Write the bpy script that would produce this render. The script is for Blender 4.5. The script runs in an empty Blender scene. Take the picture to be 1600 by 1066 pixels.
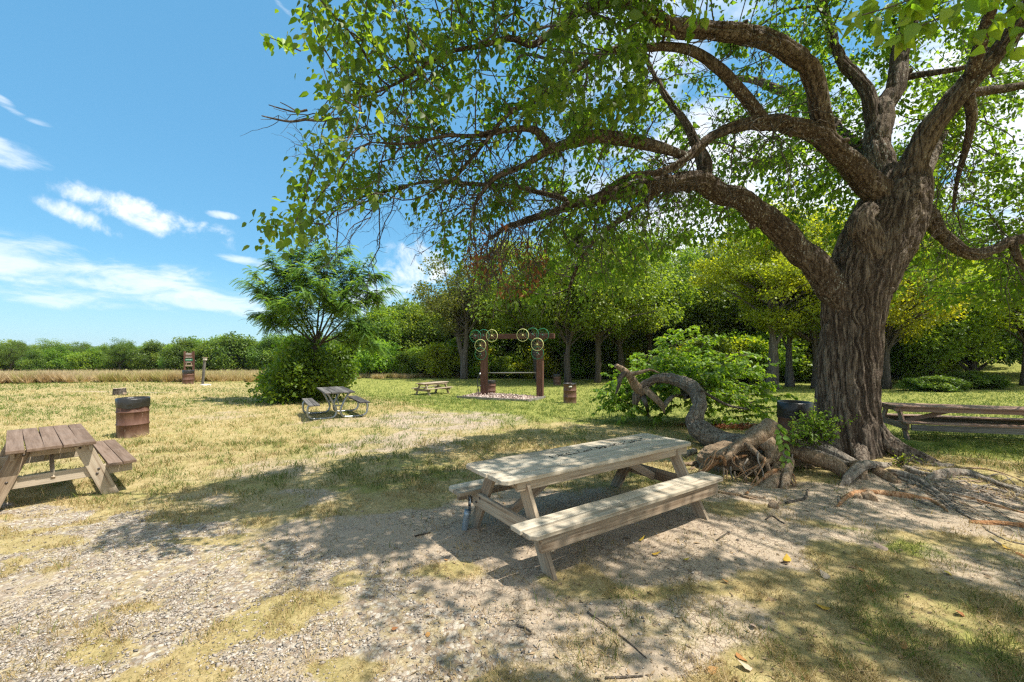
import bpy, bmesh, math
import numpy as np
from mathutils import Vector, Matrix, kdtree

rng = np.random.default_rng(11)
SC = bpy.context.scene
COL = SC.collection
R_ = math.radians

# ------------------------------------------------------------------ camera
F, EYE, YH = 660.0, 1.87, 546.0          # focal length in photo pixels, eye height, horizon row
cam = bpy.data.cameras.new('camera')
cam.sensor_width = 36.0
cam.lens = F / 1600.0 * 36.0
cam.shift_y = (YH - 533.0) / 1600.0
cam.clip_start, cam.clip_end = 0.05, 9000.0
camo = bpy.data.objects.new('camera', cam)
camo.location = (0, 0, EYE)
camo.rotation_euler = (R_(90), 0, 0)
COL.objects.link(camo)
SC.camera = camo

# ------------------------------------------------------------------ light
SUN = Vector((0.48, -0.15, 1.0)).normalized()
sl = bpy.data.lights.new('sun', 'SUN')
sl.energy, sl.angle, sl.color = 4.5, R_(0.55), (1.0, 0.955, 0.88)
so = bpy.data.objects.new('sun', sl)
so.rotation_euler = SUN.to_track_quat('Z', 'Y').to_euler()
so.location = (0, 0, 40)
COL.objects.link(so)

SC.view_settings.view_transform = 'Standard'
SC.view_settings.look = 'None'
SC.view_settings.gamma = 1.0
SC.view_settings.exposure = 0.86
SC.view_settings.use_curve_mapping = False
SC.cycles.max_bounces = 7
SC.cycles.diffuse_bounces = 4
SC.cycles.glossy_bounces = 2
SC.cycles.transmission_bounces = 5
SC.cycles.caustics_reflective = False
SC.cycles.caustics_refractive = False
SC.cycles.use_denoising = False
SC.cycles.use_adaptive_sampling = False
SC.cycles.sample_clamp_indirect = 3.5
SC.cycles.filter_width = 1.3

# ------------------------------------------------------------------ node helper
class NT:
    def __init__(s, tree):
        s.t = tree; s.n = tree.nodes; s.l = tree.links
    def node(s, typ, **kw):
        nd = s.n.new(typ)
        for k, v in kw.items():
            setattr(nd, k, v)
        return nd
    def put(s, sock, v):
        if isinstance(v, bpy.types.NodeSocket):
            s.l.new(v, sock)
        else:
            if isinstance(v, (tuple, list)) and sock.type == 'RGBA' and len(v) == 3:
                v = (*v, 1.0)
            sock.default_value = v
    def math(s, op, a, b=None, c=None, clamp=False):
        nd = s.node('ShaderNodeMath', operation=op, use_clamp=clamp)
        for i, v in enumerate((a, b, c)):
            if v is not None:
                s.put(nd.inputs[i], v)
        return nd.outputs[0]
    def mix(s, f, a, b, blend='MIX'):
        nd = s.node('ShaderNodeMix', data_type='RGBA', blend_type=blend)
        nd.clamp_factor = True
        s.put(nd.inputs[0], f); s.put(nd.inputs[6], a); s.put(nd.inputs[7], b)
        return nd.outputs[2]
    def noise(s, vec, scale, detail=4, rough=0.55, dist=0.0, col=False):
        nd = s.node('ShaderNodeTexNoise')
        s.put(nd.inputs['Vector'], vec)
        nd.inputs['Scale'].default_value = scale
        nd.inputs['Detail'].default_value = detail
        nd.inputs['Roughness'].default_value = rough
        nd.inputs['Distortion'].default_value = dist
        return nd.outputs['Color' if col else 'Fac']
    def voro(s, vec, scale, feature='F1', out='Distance', rnd=1.0):
        nd = s.node('ShaderNodeTexVoronoi', feature=feature)
        s.put(nd.inputs['Vector'], vec)
        nd.inputs['Scale'].default_value = scale
        nd.inputs['Randomness'].default_value = rnd
        return nd.outputs[out]
    def ramp(s, f, stops, interp='LINEAR'):
        nd = s.node('ShaderNodeValToRGB')
        cr = nd.color_ramp
        cr.interpolation = interp
        while len(cr.elements) < len(stops):
            cr.elements.new(0.5)
        for e, (p, c) in zip(cr.elements, stops):
            e.position = p
            e.color = (c, c, c, 1) if isinstance(c, (int, float)) else (*c, 1)
        s.put(nd.inputs[0], f)
        return nd.outputs[0]
    def step(s, f, a, b):
        nd = s.node('ShaderNodeMapRange', interpolation_type='SMOOTHSTEP')
        s.put(nd.inputs[0], f); s.put(nd.inputs[1], a); s.put(nd.inputs[2], b)
        return nd.outputs[0]
    def scale(s, vec, v):
        nd = s.node('ShaderNodeMapping')
        s.put(nd.inputs['Vector'], vec)
        nd.inputs['Scale'].default_value = v
        return nd.outputs[0]
    def attr(s, name, out='Fac'):
        return s.node('ShaderNodeAttribute', attribute_name=name).outputs[out]
    def bump(s, h, strength=0.5, dist=0.02, nrm=None):
        nd = s.node('ShaderNodeBump')
        nd.inputs['Strength'].default_value = strength
        nd.inputs['Distance'].default_value = dist
        s.put(nd.inputs['Height'], h)
        if nrm is not None:
            s.put(nd.inputs['Normal'], nrm)
        return nd.outputs[0]

def new_mat(name):
    m = bpy.data.materials.new(name)
    m.use_nodes = True
    m.node_tree.nodes.clear()
    t = NT(m.node_tree)
    out = t.node('ShaderNodeOutputMaterial')
    return m, t, out

def principled(t, out, col, rough=0.8, nrm=None, metal=0.0, spec=0.3):
    b = t.node('ShaderNodeBsdfPrincipled')
    t.put(b.inputs['Base Color'], col)
    t.put(b.inputs['Roughness'], rough)
    t.put(b.inputs['Metallic'], metal)
    b.inputs['Specular IOR Level'].default_value = spec
    if nrm is not None:
        t.put(b.inputs['Normal'], nrm)
    t.l.new(b.outputs[0], out.inputs[0])
    return b

# ------------------------------------------------------------------ sky with clouds
def deg_dir(px, py):
    """azimuth and elevation (degrees) of a photo point"""
    x, z = (px - 800) / F, (YH - py) / F
    return math.degrees(math.atan2(x, 1)), math.degrees(math.atan2(z, math.hypot(x, 1)))

SKY_TINT, SKY_BLUE = (.80, 1.12, 1.10), (1.3, 4.2, 7.4)
def make_world():
    w = bpy.data.worlds.new('World')
    SC.world = w
    w.use_nodes = True
    w.node_tree.nodes.clear()
    t = NT(w.node_tree)
    out = t.node('ShaderNodeOutputWorld')
    bg = t.node('ShaderNodeBackground')
    t.l.new(bg.outputs[0], out.inputs[0])
    sky = t.node('ShaderNodeTexSky', sky_type='NISHITA')
    sky.sun_disc = False
    sky.sun_elevation = math.asin(SUN.z)
    sky.sun_rotation = math.atan2(SUN.x, SUN.y)
    sky.altitude = 150
    sky.air_density, sky.dust_density, sky.ozone_density = 1.0, 0.35, 1.6
    tint = t.mix(1.0, sky.outputs[0], SKY_TINT, 'MULTIPLY')
    tint = t.mix(.5, tint, SKY_BLUE)
    tc = t.node('ShaderNodeTexCoord')
    d = tc.outputs['Generated']
    sep = t.node('ShaderNodeSeparateXYZ'); t.put(sep.inputs[0], d)
    x, y, z = sep.outputs
    az = t.math('MULTIPLY', t.math('ARCTAN2', x, y), 57.2958)
    el = t.math('MULTIPLY', t.math('ARCSINE', z), 57.2958)
    # layer coordinates on a flat cloud deck
    zz = t.math('ADD', t.math('MAXIMUM', z, 0.0), 0.07)
    cv = t.node('ShaderNodeCombineXYZ')
    t.put(cv.inputs[0], t.math('DIVIDE', x, zz)); t.put(cv.inputs[1], t.math('DIVIDE', y, zz))
    wisp = t.noise(t.scale(cv.outputs[0], (0.9, 2.2, 1)), 0.9, 9, 0.62, 0.6)
    fine = t.noise(d, 16.0, 8, 0.62, 0.3)
    fine2 = t.noise(t.scale(d, (1, 1, 3.2)), 9.0, 8, 0.6, 0.4)
    total = None
    blobs = [(235, 338, 125, 26, 0.09, 1.0, fine), (128, 340, 62, 17, 0.16, 0.95, fine),
             (150, 432, 300, 34, 0.03, 0.72, fine2), (190, 470, 330, 20, 0.0, 0.62, fine2), (60, 400, 150, 28, 0.03, 0.62, fine2),
             (20, 245, 72, 22, 0.05, 0.66, fine2), (6, 160, 38, 10, 0.25, 0.8, fine2), (60, 191, 26, 6, 0.0, 0.6, fine2),
             (628, 425, 75, 42, -0.1, 0.95, fine), (600, 470, 90, 26, 0, 0.7, fine2), (435, 4, 44, 9, 0.2, 0.85, fine2),
             (345, 336, 26, 6, 0, 0.7, fine), (390, 408, 50, 7, 0.05, 0.62, fine2)]
    for px, py, rx, ry, slope, amp, tex in blobs:
        a0, e0 = deg_dir(px, py)
        a1, _ = deg_dir(px + rx, py); _, e1 = deg_dir(px, py - ry)
        ra, re = max(abs(a1 - a0), .3), max(abs(e1 - e0), .3)
        da = t.math('DIVIDE', t.math('SUBTRACT', az, a0), ra)
        sl_ = slope * ra / re
        de = t.math('DIVIDE', t.math('SUBTRACT', el, e0), re)
        de = t.math('ADD', de, t.math('MULTIPLY', da, sl_ * 2.2))
        r2 = t.math('ADD', t.math('MULTIPLY', da, da), t.math('MULTIPLY', de, de))
        g = t.math('SUBTRACT', 1.0, r2)                      # 1 in the middle, 0 at the rim
        v = t.math('ADD', t.math('MULTIPLY', g, 0.34), t.math('MULTIPLY', t.math('SUBTRACT', tex, 0.5), 2.1))
        v = t.math('MULTIPLY', t.step(v, -0.06, 0.60), amp)
        v = t.math('MULTIPLY', v, t.step(g, -0.9, 0.15))
        total = v if total is None else t.math('MAXIMUM', total, v)
    # broken cumulus over the right half of the sky and behind, thickened as shade fill
    cover = t.step(t.math('ADD', az, t.math('MULTIPLY', fine2, 8)), 4.0, 26.0)
    cover2 = t.math('MAXIMUM', cover, t.step(t.math('ABSOLUTE', az), 100, 125))
    big = t.noise(cv.outputs[0], 1.25, 8, 0.58, 0.25)
    cum = t.math('MULTIPLY', t.step(big, 0.39, 0.54), cover2)
    total = t.math('MAXIMUM', total, t.math('MULTIPLY', cum, 0.92))
    total = t.math('MAXIMUM', total, t.math('MULTIPLY', t.step(wisp, 0.62, 0.9), 0.3))
    hor = t.step(el, 10.0, 0.0)
    total = t.math('MULTIPLY', total, t.step(el, 0.2, 3.0))
    white = (8.2, 8.6, 9.0)
    base = t.mix(t.math('MULTIPLY', hor, 0.30), tint, (5.4, 6.7, 7.2))
    col = t.mix(total, base, white)
    t.put(bg.inputs[0], col)
    bg.inputs[1].default_value = 0.079
make_world()

# ------------------------------------------------------------------ noise
def _h(ix, iy, iz):
    n = (ix.astype(np.int64) * 374761393 + iy.astype(np.int64) * 668265263 + iz.astype(np.int64) * 2147483647) & 0xffffffff
    n = ((n ^ (n >> 13)) * 1274126177) & 0xffffffff
    n = ((n ^ (n >> 16)) * 2246822519) & 0xffffffff
    return ((n ^ (n >> 15)) & 0xffff) / 65535.0

def vnoise(x, y, z=0.0):
    x, y, z = np.broadcast_arrays(np.asarray(x, float), np.asarray(y, float), np.asarray(z, float))
    ix, iy, iz = np.floor(x), np.floor(y), np.floor(z)
    fx, fy, fz = x - ix, y - iy, z - iz
    u, v, w = fx * fx * (3 - 2 * fx), fy * fy * (3 - 2 * fy), fz * fz * (3 - 2 * fz)
    r = 0
    for a in (0, 1):
        for b in (0, 1):
            for c in (0, 1):
                wt = (u if a else 1 - u) * (v if b else 1 - v) * (w if c else 1 - w)
                r = r + wt * _h(ix + a, iy + b, iz + c)
    return r

def fbm(x, y, z=0.0, o=4):
    r, a, f, s = 0, 1.0, 1.0, 0.0
    for i in range(o):
        r = r + a * vnoise(np.asarray(x) * f + 17.3 * i, np.asarray(y) * f - 9.1 * i, np.asarray(z) * f + 3.7 * i)
        s += a; a *= 0.5; f *= 2.03
    return r / s

def sstep(v, a, b):
    t = np.clip((v - a) / (b - a), 0, 1)
    return t * t * (3 - 2 * t)

# ------------------------------------------------------------------ terrain heights
_cp = np.array([(-6.4, 5.9, -.10), (.85, 4.6, 0), (-8.7, 9.7, -.13), (-20.7, 27, -.33), (-1.3, 26, -.83), (3.5, 33, -.93),
                (2.5, 18.6, -.5), (7, 8.3, -.05), (-5.2, 12.4, -.08), (9, 10, -.2), (12, 9.2, -.2), (-5, 25.9, -.95), (-.3, 23.5, -.8),
                (-4.7, 41.6, -1.02), (-17, 18.9, -.2), (-7.7, 16.5, -.17), (16.5, 27.5, -.8), (-40, 50, -1.4), (-60, 60, -1.7), (-25, 60, -1.7),
                (0, 0, 0), (-4, 2.5, 0), (4, 2.5, 0), (0, -8, 0), (10, -8, .1), (-12, 0, -.05), (14, 2, .02), (30, 30, -.6), (46, 40, .8), (60, 50, 3.0),
                (5, 45, -1.2), (20, 45, -.9), (0, 70, -2.2), (-60, 100, -4), (50, 100, 1), (-80, 30, -1.2), (-60, -30, -.5), (60, -30, 1), (90, 20, 3)])
def _k(d2):
    return 0.5 * d2 * np.log(d2 + 1e-9)
def _tps():
    p, n = _cp[:, :2] / 10, len(_cp)
    d2 = ((p[:, None] - p[None]) ** 2).sum(-1)
    A = np.zeros((n + 3, n + 3))
    A[:n, :n] = _k(d2) + 0.01 * np.eye(n)
    A[:n, n] = 1; A[:n, n + 1:] = p; A[n, :n] = 1; A[n + 1:, :n] = p.T
    return np.linalg.solve(A, np.concatenate([_cp[:, 2], [0, 0, 0]]))
_w = _tps()
TREE = np.array([5.66, 7.0])             # foot of the big tree
def smooth_z(x, y):
    x, y = np.asarray(x, float), np.asarray(y, float)
    r = np.hypot(x, y - 20)
    s = np.minimum(1, 95 / np.maximum(r, 1e-6))
    xx, yy = x * s, 20 + (y - 20) * s
    p = np.stack([xx, yy], -1) / 10
    z = _w[-3] + p @ _w[-2:]
    for i in range(len(_cp)):
        z = z + _w[i] * _k(((p - _cp[i, :2] / 10) ** 2).sum(-1))
    far = sstep(r, 100, 420)
    return z * (1 - far) - 9.0 * far
def gz(x, y):
    x, y = np.asarray(x, float), np.asarray(y, float)
    z = smooth_z(x, y)
    near = 1 - sstep(np.hypot(x, y), 14, 40)
    z = z + near * (fbm(x * .55, y * .55, 1.5, 3) - .5) * .09
    # bank of earth held by the roots, and the hollow under the fallen root plate
    dx, dy = x - TREE[0], y - TREE[1]
    z = z + .20 * np.exp(-((dx - .25) ** 2 / 1.5 + (dy + .35) ** 2 / .7))
    z = z + .12 * np.exp(-((dx - 1.7) ** 2 / 2.2 + (dy + 1.0) ** 2 / 0.6))
    z = z - .10 * np.exp(-((x - 3.75) ** 2 / .14 + (y - 6.1) ** 2 / .10))
    return z
def gz1(x, y):
    return float(gz(np.array([x]), np.array([y]))[0])
def P(px, py, Y):
    return np.array([(px - 800) / F * Y, Y, EYE - (py - YH) / F * Y])
def G(px, py, lift=0.0):
    """point of the ground seen at a photo pixel"""
    t, Y = (px - 800) / F, F * EYE / max(py - YH, 6)
    for _ in range(12):
        Y = .5 * Y + .5 * F * (EYE - gz1(t * Y, Y)) / max(py - YH, 6)
    return np.array([t * Y, Y, gz1(t * Y, Y) + lift])

# ------------------------------------------------------------------ mesh helpers
def tag(o, label=None, cat=None, group=None, kind=None):
    if label: o['label'] = label
    if cat: o['category'] = cat
    if group: o['group'] = group
    if kind: o['kind'] = kind
    return o

def link(name, me, parent=None, mat=None):
    o = bpy.data.objects.new(name, me)
    COL.objects.link(o)
    if parent is not None:
        o.parent = parent
    if mat is not None and me is not None and len(me.materials) == 0:
        me.materials.append(mat)
    return o

def empty(name, loc, rz=0.0):
    o = bpy.data.objects.new(name, None)
    o.empty_display_size = .2
    COL.objects.link(o)
    o.location = [float(v) for v in loc]
    o.rotation_euler = (0, 0, rz)
    return o

def np_mesh(name, V, tris=None, quads=None, attrs=None, smooth=False):
    me = bpy.data.meshes.new(name)
    V = np.asarray(V, np.float32)
    tris = np.zeros((0, 3), np.int32) if tris is None else np.asarray(tris, np.int32)
    quads = np.zeros((0, 4), np.int32) if quads is None else np.asarray(quads, np.int32)
    me.vertices.add(len(V)); me.vertices.foreach_set('co', V.ravel())
    nl = tris.size + quads.size
    me.loops.add(nl)
    me.loops.foreach_set('vertex_index', np.concatenate([tris.ravel(), quads.ravel()]))
    npoly = len(tris) + len(quads)
    me.polygons.add(npoly)
    st = np.concatenate([np.arange(len(tris)) * 3, tris.size + np.arange(len(quads)) * 4]).astype(np.int32)
    me.polygons.foreach_set('loop_start', st)
    if smooth:
        me.polygons.foreach_set('use_smooth', np.ones(npoly, bool))
    for k, a in (attrs or {}).items():
        a = np.asarray(a, np.float32)
        if a.ndim == 1:
            at = me.attributes.new(k, 'FLOAT', 'POINT'); at.data.foreach_set('value', a)
        else:
            at = me.attributes.new(k, 'FLOAT_COLOR', 'POINT'); at.data.foreach_set('color', a.ravel())
    me.update(calc_edges=True)
    return me

class Geo:
    """collects vertices and faces of ONE mesh"""
    def __init__(s):
        s.V, s.T, s.Q, s.A, s.n = [], [], [], [], 0
    def add(s, V, T=None, Q=None, a=0.0):
        V = np.asarray(V, float)
        if T is not None and len(T): s.T.append(np.asarray(T) + s.n)
        if Q is not None and len(Q): s.Q.append(np.asarray(Q) + s.n)
        s.V.append(V); s.n += len(V)
        s.A.append(np.broadcast_to(np.asarray(a, float), (len(V),)))
    def tube(s, pts, rad, sides=8, cap=True, a=0.0, squash=1.0, rough=None):
        V, Q, T = tube(pts, rad, sides, cap, squash, rough)
        s.add(V, T, Q, a)
    def box(s, c, size, M=None, a=0.0):
        x, y, z = np.asarray(size) / 2
        V = np.array([(i * x, j * y, k * z) for k in (-1, 1) for j in (-1, 1) for i in (-1, 1)], float)
        if M is not None: V = V @ np.asarray(M).T
        s.add(V + np.asarray(c), None, [(0, 2, 3, 1), (4, 5, 7, 6), (0, 1, 5, 4), (2, 6, 7, 3), (0, 4, 6, 2), (1, 3, 7, 5)], a)
    def mesh(s, name, smooth=False):
        return np_mesh(name, np.concatenate(s.V), np.concatenate(s.T) if s.T else None, np.concatenate(s.Q) if s.Q else None,
                       {'tint': np.concatenate(s.A)}, smooth)
    def build(s, name, mat, parent=None, smooth=False):
        return link(name, s.mesh(name, smooth), parent, mat)

def frames(pts):
    pts = np.asarray(pts, float)
    tg = np.gradient(pts, axis=0)
    tg /= np.linalg.norm(tg, axis=1, keepdims=True) + 1e-12
    ref = np.array([0, 0, 1.0]) if abs(tg[0][2]) < .9 else np.array([1.0, 0, 0])
    n = np.cross(tg[0], ref); n /= np.linalg.norm(n)
    N = [n]
    for i in range(1, len(pts)):
        n = N[-1] - tg[i] * np.dot(N[-1], tg[i])
        n /= np.linalg.norm(n) + 1e-12
        N.append(n)
    N = np.array(N)
    return tg, N, np.cross(tg, N)

def tube(pts, rad, sides=8, cap=True, squash=1.0, rough=None):
    pts = np.asarray(pts, float); n = len(pts)
    rad = np.broadcast_to(np.asarray(rad, float), (n,))
    tg, N, B = frames(pts)
    a = np.linspace(0, 2 * np.pi, sides, endpoint=False)
    ca, sa = np.cos(a), np.sin(a)
    rr = rad[:, None] * np.ones(sides)
    if rough is not None:
        s = np.concatenate([[0], np.cumsum(np.linalg.norm(np.diff(pts, axis=0), axis=1))])
        rr = rr + rough(ca[None] * rad[:, None], sa[None] * rad[:, None], s[:, None] + 0 * ca[None], rad[:, None])
    V = pts[:, None] + (rr * ca)[..., None] * N[:, None] + squash * (rr * sa)[..., None] * B[:, None]
    V = V.reshape(-1, 3)
    i = np.arange(n - 1)[:, None] * sides; j = np.arange(sides)[None]; k = (j + 1) % sides
    Q = np.stack([i + j, i + k, i + sides + k, i + sides + j], -1).reshape(-1, 4)
    T = []
    if cap:
        V = np.concatenate([V, pts[:1], pts[-1:]])
        c0, c1 = n * sides, n * sides + 1
        jj = np.arange(sides); kk = (jj + 1) % sides
        T = np.concatenate([np.stack([np.full(sides, c0), kk, jj], -1),
                            np.stack([np.full(sides, c1), (n - 1) * sides + jj, (n - 1) * sides + kk], -1)])
    return V, Q, T

def spline(pts, n, extra=None):
    """Catmull-Rom through the points, resampled evenly; columns beyond xyz (radius) go along"""
    p = np.asarray(pts, float)
    q = np.vstack([2 * p[0] - p[1], p, 2 * p[-1] - p[-2]])
    out = []
    for i in range(len(p) - 1):
        t = np.linspace(0, 1, 14, endpoint=False)[:, None]
        a, b, c, d = q[i], q[i + 1], q[i + 2], q[i + 3]
        out.append(.5 * (2 * b + (c - a) * t + (2 * a - 5 * b + 4 * c - d) * t ** 2 + (3 * b - a - 3 * c + d) * t ** 3))
    out.append(p[-1:]); o = np.vstack(out)
    L = np.concatenate([[0], np.cumsum(np.linalg.norm(np.diff(o[:, :3], axis=0), axis=1))])
    u = np.linspace(0, L[-1], n)
    return np.stack([np.interp(u, L, o[:, k]) for k in range(o.shape[1])], -1)

def unit(v):
    return v / (np.linalg.norm(v, axis=-1, keepdims=True) + 1e-12)

# leaf templates: x across, y along, z up
LEAF7 = (np.array([(0, 0, 0), (-.30, .20, .05), (.30, .20, .05), (-.30, .52, .03), (.30, .52, .03), (0, .42, -.05), (0, 1, -.16)]),
         np.array([(0, 5, 1), (0, 2, 5), (1, 5, 3), (2, 4, 5), (3, 5, 6), (5, 4, 6)]))
LEAF5 = (np.array([(0, 0, 0), (-.33, .36, .05), (.33, .36, .05), (0, .40, -.04), (0, 1, -.14)]),
         np.array([(0, 3, 1), (0, 2, 3), (1, 3, 4), (2, 4, 3)]))
LEAF4 = (np.array([(0, 0, 0), (-.34, .45, .07), (.34, .45, .07), (0, 1, -.08)]), np.array([(0, 2, 1), (1, 2, 3)]))
SLIM4 = (np.array([(0, 0, 0), (-.19, .45, .04), (.19, .45, .04), (0, 1, -.05)]), np.array([(0, 2, 1), (1, 2, 3)]))

def leaves(pos, direc, nrm, size, tmpl):
    """many leaves as one array: vertices and triangles"""
    tv, tt = tmpl
    y = unit(direc)
    x = unit(np.cross(y, nrm))
    z = np.cross(x, y)
    B = np.stack([x, y, z], 1)                                  # N,3(axis),3
    V = pos[:, None] + size[:, None, None] * np.einsum('ka,nac->nkc', tv, B)
    T = tt[None] + (np.arange(len(pos)) * len(tv))[:, None, None]
    return V.reshape(-1, 3), T.reshape(-1, 3)

def rvec(n):
    return unit(rng.normal(size=(n, 3)))

# ------------------------------------------------------------------ materials
def leaf_material(name, stops, trans, tfac=0.45, rough=0.45, spec=0.35):
    m, t, out = new_mat(name)
    tint = t.attr('tint')
    col = t.ramp(tint, stops)
    ob = t.node('ShaderNodeObjectInfo').outputs['Random']
    hsv = t.node('ShaderNodeHueSaturation')
    t.put(hsv.inputs['Hue'], t.math('ADD', 0.488, t.math('MULTIPLY', ob, 0.024)))
    t.put(hsv.inputs['Value'], t.math('ADD', 0.85, t.math('MULTIPLY', ob, 0.3)))
    t.put(hsv.inputs['Color'], col)
    col = hsv.outputs[0]
    b = t.node('ShaderNodeBsdfPrincipled')
    t.put(b.inputs['Base Color'], col)
    b.inputs['Roughness'].default_value = rough
    b.inputs['Specular IOR Level'].default_value = spec
    tr = t.node('ShaderNodeBsdfTranslucent')
    t.put(tr.inputs[0], t.mix(1.0, col, trans, 'MULTIPLY'))
    mx = t.node('ShaderNodeMixShader'); mx.inputs[0].default_value = tfac
    t.l.new(b.outputs[0], mx.inputs[1]); t.l.new(tr.outputs[0], mx.inputs[2])
    t.l.new(mx.outputs[0], out.inputs[0])
    return m

M = {}
M['mulberry'] = leaf_material('mulberry leaf', [(0, (.045, .085, .012)), (.45, (.095, .15, .02)), (.8, (.155, .205, .028)), (1, (.26, .26, .04))], (2.5, 2.65, 0.9), .60)
M['dead_leaf'] = leaf_material('dead leaf', [(0, (.16, .055, .025)), (1, (.33, .14, .06))], (1.2, .9, .7), .3, .7, .15)
M['fallen_leaf'] = leaf_material('fallen leaf', [(0, (.55, .38, .05)), (.5, (.36, .17, .06)), (1, (.40, .30, .22))], (1, 1, 1), .15, .6, .2)
M['dark_leaf'] = leaf_material('dark wood leaf', [(0, (.055, .10, .018)), (.6, (.12, .185, .028)), (1, (.20, .255, .042))], (2.1, 2.0, .8), 0.48)
M['grey_leaf'] = leaf_material('grey green leaf', [(0, (.10, .13, .03)), (.6, (.16, .19, .042)), (1, (.24, .25, .06))], (2.0, 1.9, .8), 0.48)
M['lime_leaf'] = leaf_material('yellow green leaf', [(0, (.16, .205, .018)), (.6, (.27, .31, .022)), (1, (.40, .39, .032))], (2.1, 1.95, .7), .52)
M['mid_leaf'] = leaf_material('mid green leaf', [(0, (.08, .14, .018)), (.6, (.155, .225, .026)), (1, (.24, .29, .04))], (2.3, 2.1, .8), 0.5)
M['feather_leaf'] = leaf_material('feathery leaf', [(0, (.06, .12, .026)), (.6, (.125, .205, .042)), (1, (.24, .29, .055))], (2.1, 2.0, .9), .52)
M['shrub_leaf'] = leaf_material('shrub leaf', [(0, (.06, .12, .014)), (.6, (.125, .215, .022)), (1, (.23, .30, .034))], (2.0, 1.9, .7), 0.48)
M['sprout_leaf'] = leaf_material('sprout leaf', [(0, (.085, .17, .018)), (.6, (.175, .28, .028)), (1, (.31, .38, .042))], (2.1, 2.0, .7), .5)
M['grass'] = leaf_material('grass blade', [(0, (.51, .40, .20)), (.25, (.40, .305, .125)), (.42, (.24, .165, .07)), (.55, (.25, .24, .07)), (.8, (.13, .18, .034)), (1, (.07, .12, .022))], (1.3, 1.3, .8), .28, .6, .15)
M['prairie'] = leaf_material('prairie grass', [(0, (.58, .47, .28)), (.5, (.58, .48, .23)), (.8, (.54, .46, .19)), (1, (.36, .38, .11))], (1.2, 1.1, .8), .35, .6, .15)

def bark_material(name, dark, mid, light, lichen=0.0, scale=1.0, lichen_col=(.42, .42, .37)):
    m, t, out = new_mat(name)
    o = t.node('ShaderNodeTexCoord').outputs['Object']
    ri = t.attr('tint')                                       # weathered crests of the modelled ridges
    n1 = t.noise(t.scale(o, (16 * scale, 16 * scale, 1.5 * scale)), 1.5, 7, .62, 1.0)
    n2 = t.noise(o, 38 * scale, 5, .6)
    n3 = t.noise(o, 2.3, 4, .6)
    f = t.math('ADD', t.math('ADD', t.math('MULTIPLY', n1, .62), t.math('MULTIPLY', n2, .28)), t.math('MULTIPLY', n3, .10))
    col = t.ramp(f, [(.36, dark), (.50, mid), (.64, light)])
    crest = t.math('MULTIPLY', t.step(ri, .50, .85), t.step(n1, .40, .58))
    col = t.mix(t.math('MULTIPLY', crest, .75), col, light)
    rust = t.math('MULTIPLY', t.step(n3, .56, .70), t.step(n2, .42, .62))
    col = t.mix(t.math('MULTIPLY', rust, .30), col, (mid[0] * 1.7, mid[1] * 1.1, mid[2] * .75))
    if lichen:
        v = t.noise(t.scale(o, (26, 26, 10)), 1.5, 3, .5, .3)
        big = t.noise(o, 1.6, 3, .5)
        l = t.math('MULTIPLY', t.step(v, .60, .66), t.step(big, .40, .58))
        col = t.mix(t.math('MULTIPLY', l, lichen), col, lichen_col)
    h = t.math('ADD', t.math('MULTIPLY', n1, 1.3), t.math('MULTIPLY', n2, .45))
    principled(t, out, col, .92, t.bump(h, .9, .04 / scale), spec=.12)
    return m
M['bark'] = bark_material('furrowed bark', (.033, .024, .017), (.086, .063, .046), (.25, .20, .152), .18)
M['limb_bark'] = bark_material('lichened limb bark', (.030, .022, .015), (.080, .057, .040), (.21, .165, .122), .9)
M['fallen_bark'] = bark_material('sunlit tone fallen trunk bark', (.065, .048, .034), (.165, .125, .090), (.37, .30, .225), .25)  # paler than the other barks: sun dapple on the trunk put into the colour
M['twig_bark'] = bark_material('twig bark', (.045, .036, .028), (.105, .085, .066), (.22, .19, .155), .25)
M['grey_bark'] = bark_material('grey bark', (.04, .034, .028), (.105, .09, .075), (.21, .19, .165), .3, .6)
M['dark_bark'] = bark_material('dark bark', (.035, .028, .022), (.08, .066, .052), (.15, .13, .11), .15, .6)
M['root'] = bark_material('bare root', (.10, .062, .036), (.26, .175, .105), (.43, .32, .22), .15, 1.6)
M['orange_root'] = bark_material('peeled orange root', (.20, .09, .04), (.38, .19, .085), (.52, .33, .19), 0, 1.6)
M['grey_root'] = bark_material('weathered grey root', (.085, .066, .05), (.22, .18, .14), (.40, .345, .275), .3, 1.4)

def soil_material():
    m, t, out = new_mat('root soil')
    o = t.node('ShaderNodeTexCoord').outputs['Object']
    n1, n2 = t.noise(o, 3.2, 6, .6, .5), t.noise(t.scale(o, (30, 30, 90)), 1.0, 5, .6, .5)
    col = t.ramp(t.math('ADD', t.math('MULTIPLY', n1, .6), t.math('MULTIPLY', n2, .4)), [(.32, (.12, .08, .05)), (.5, (.27, .19, .12)), (.68, (.42, .32, .21))])
    principled(t, out, col, .95, t.bump(t.math('ADD', n1, n2), .9, .05), spec=.1)
    return m
M['soil'] = soil_material()

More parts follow.
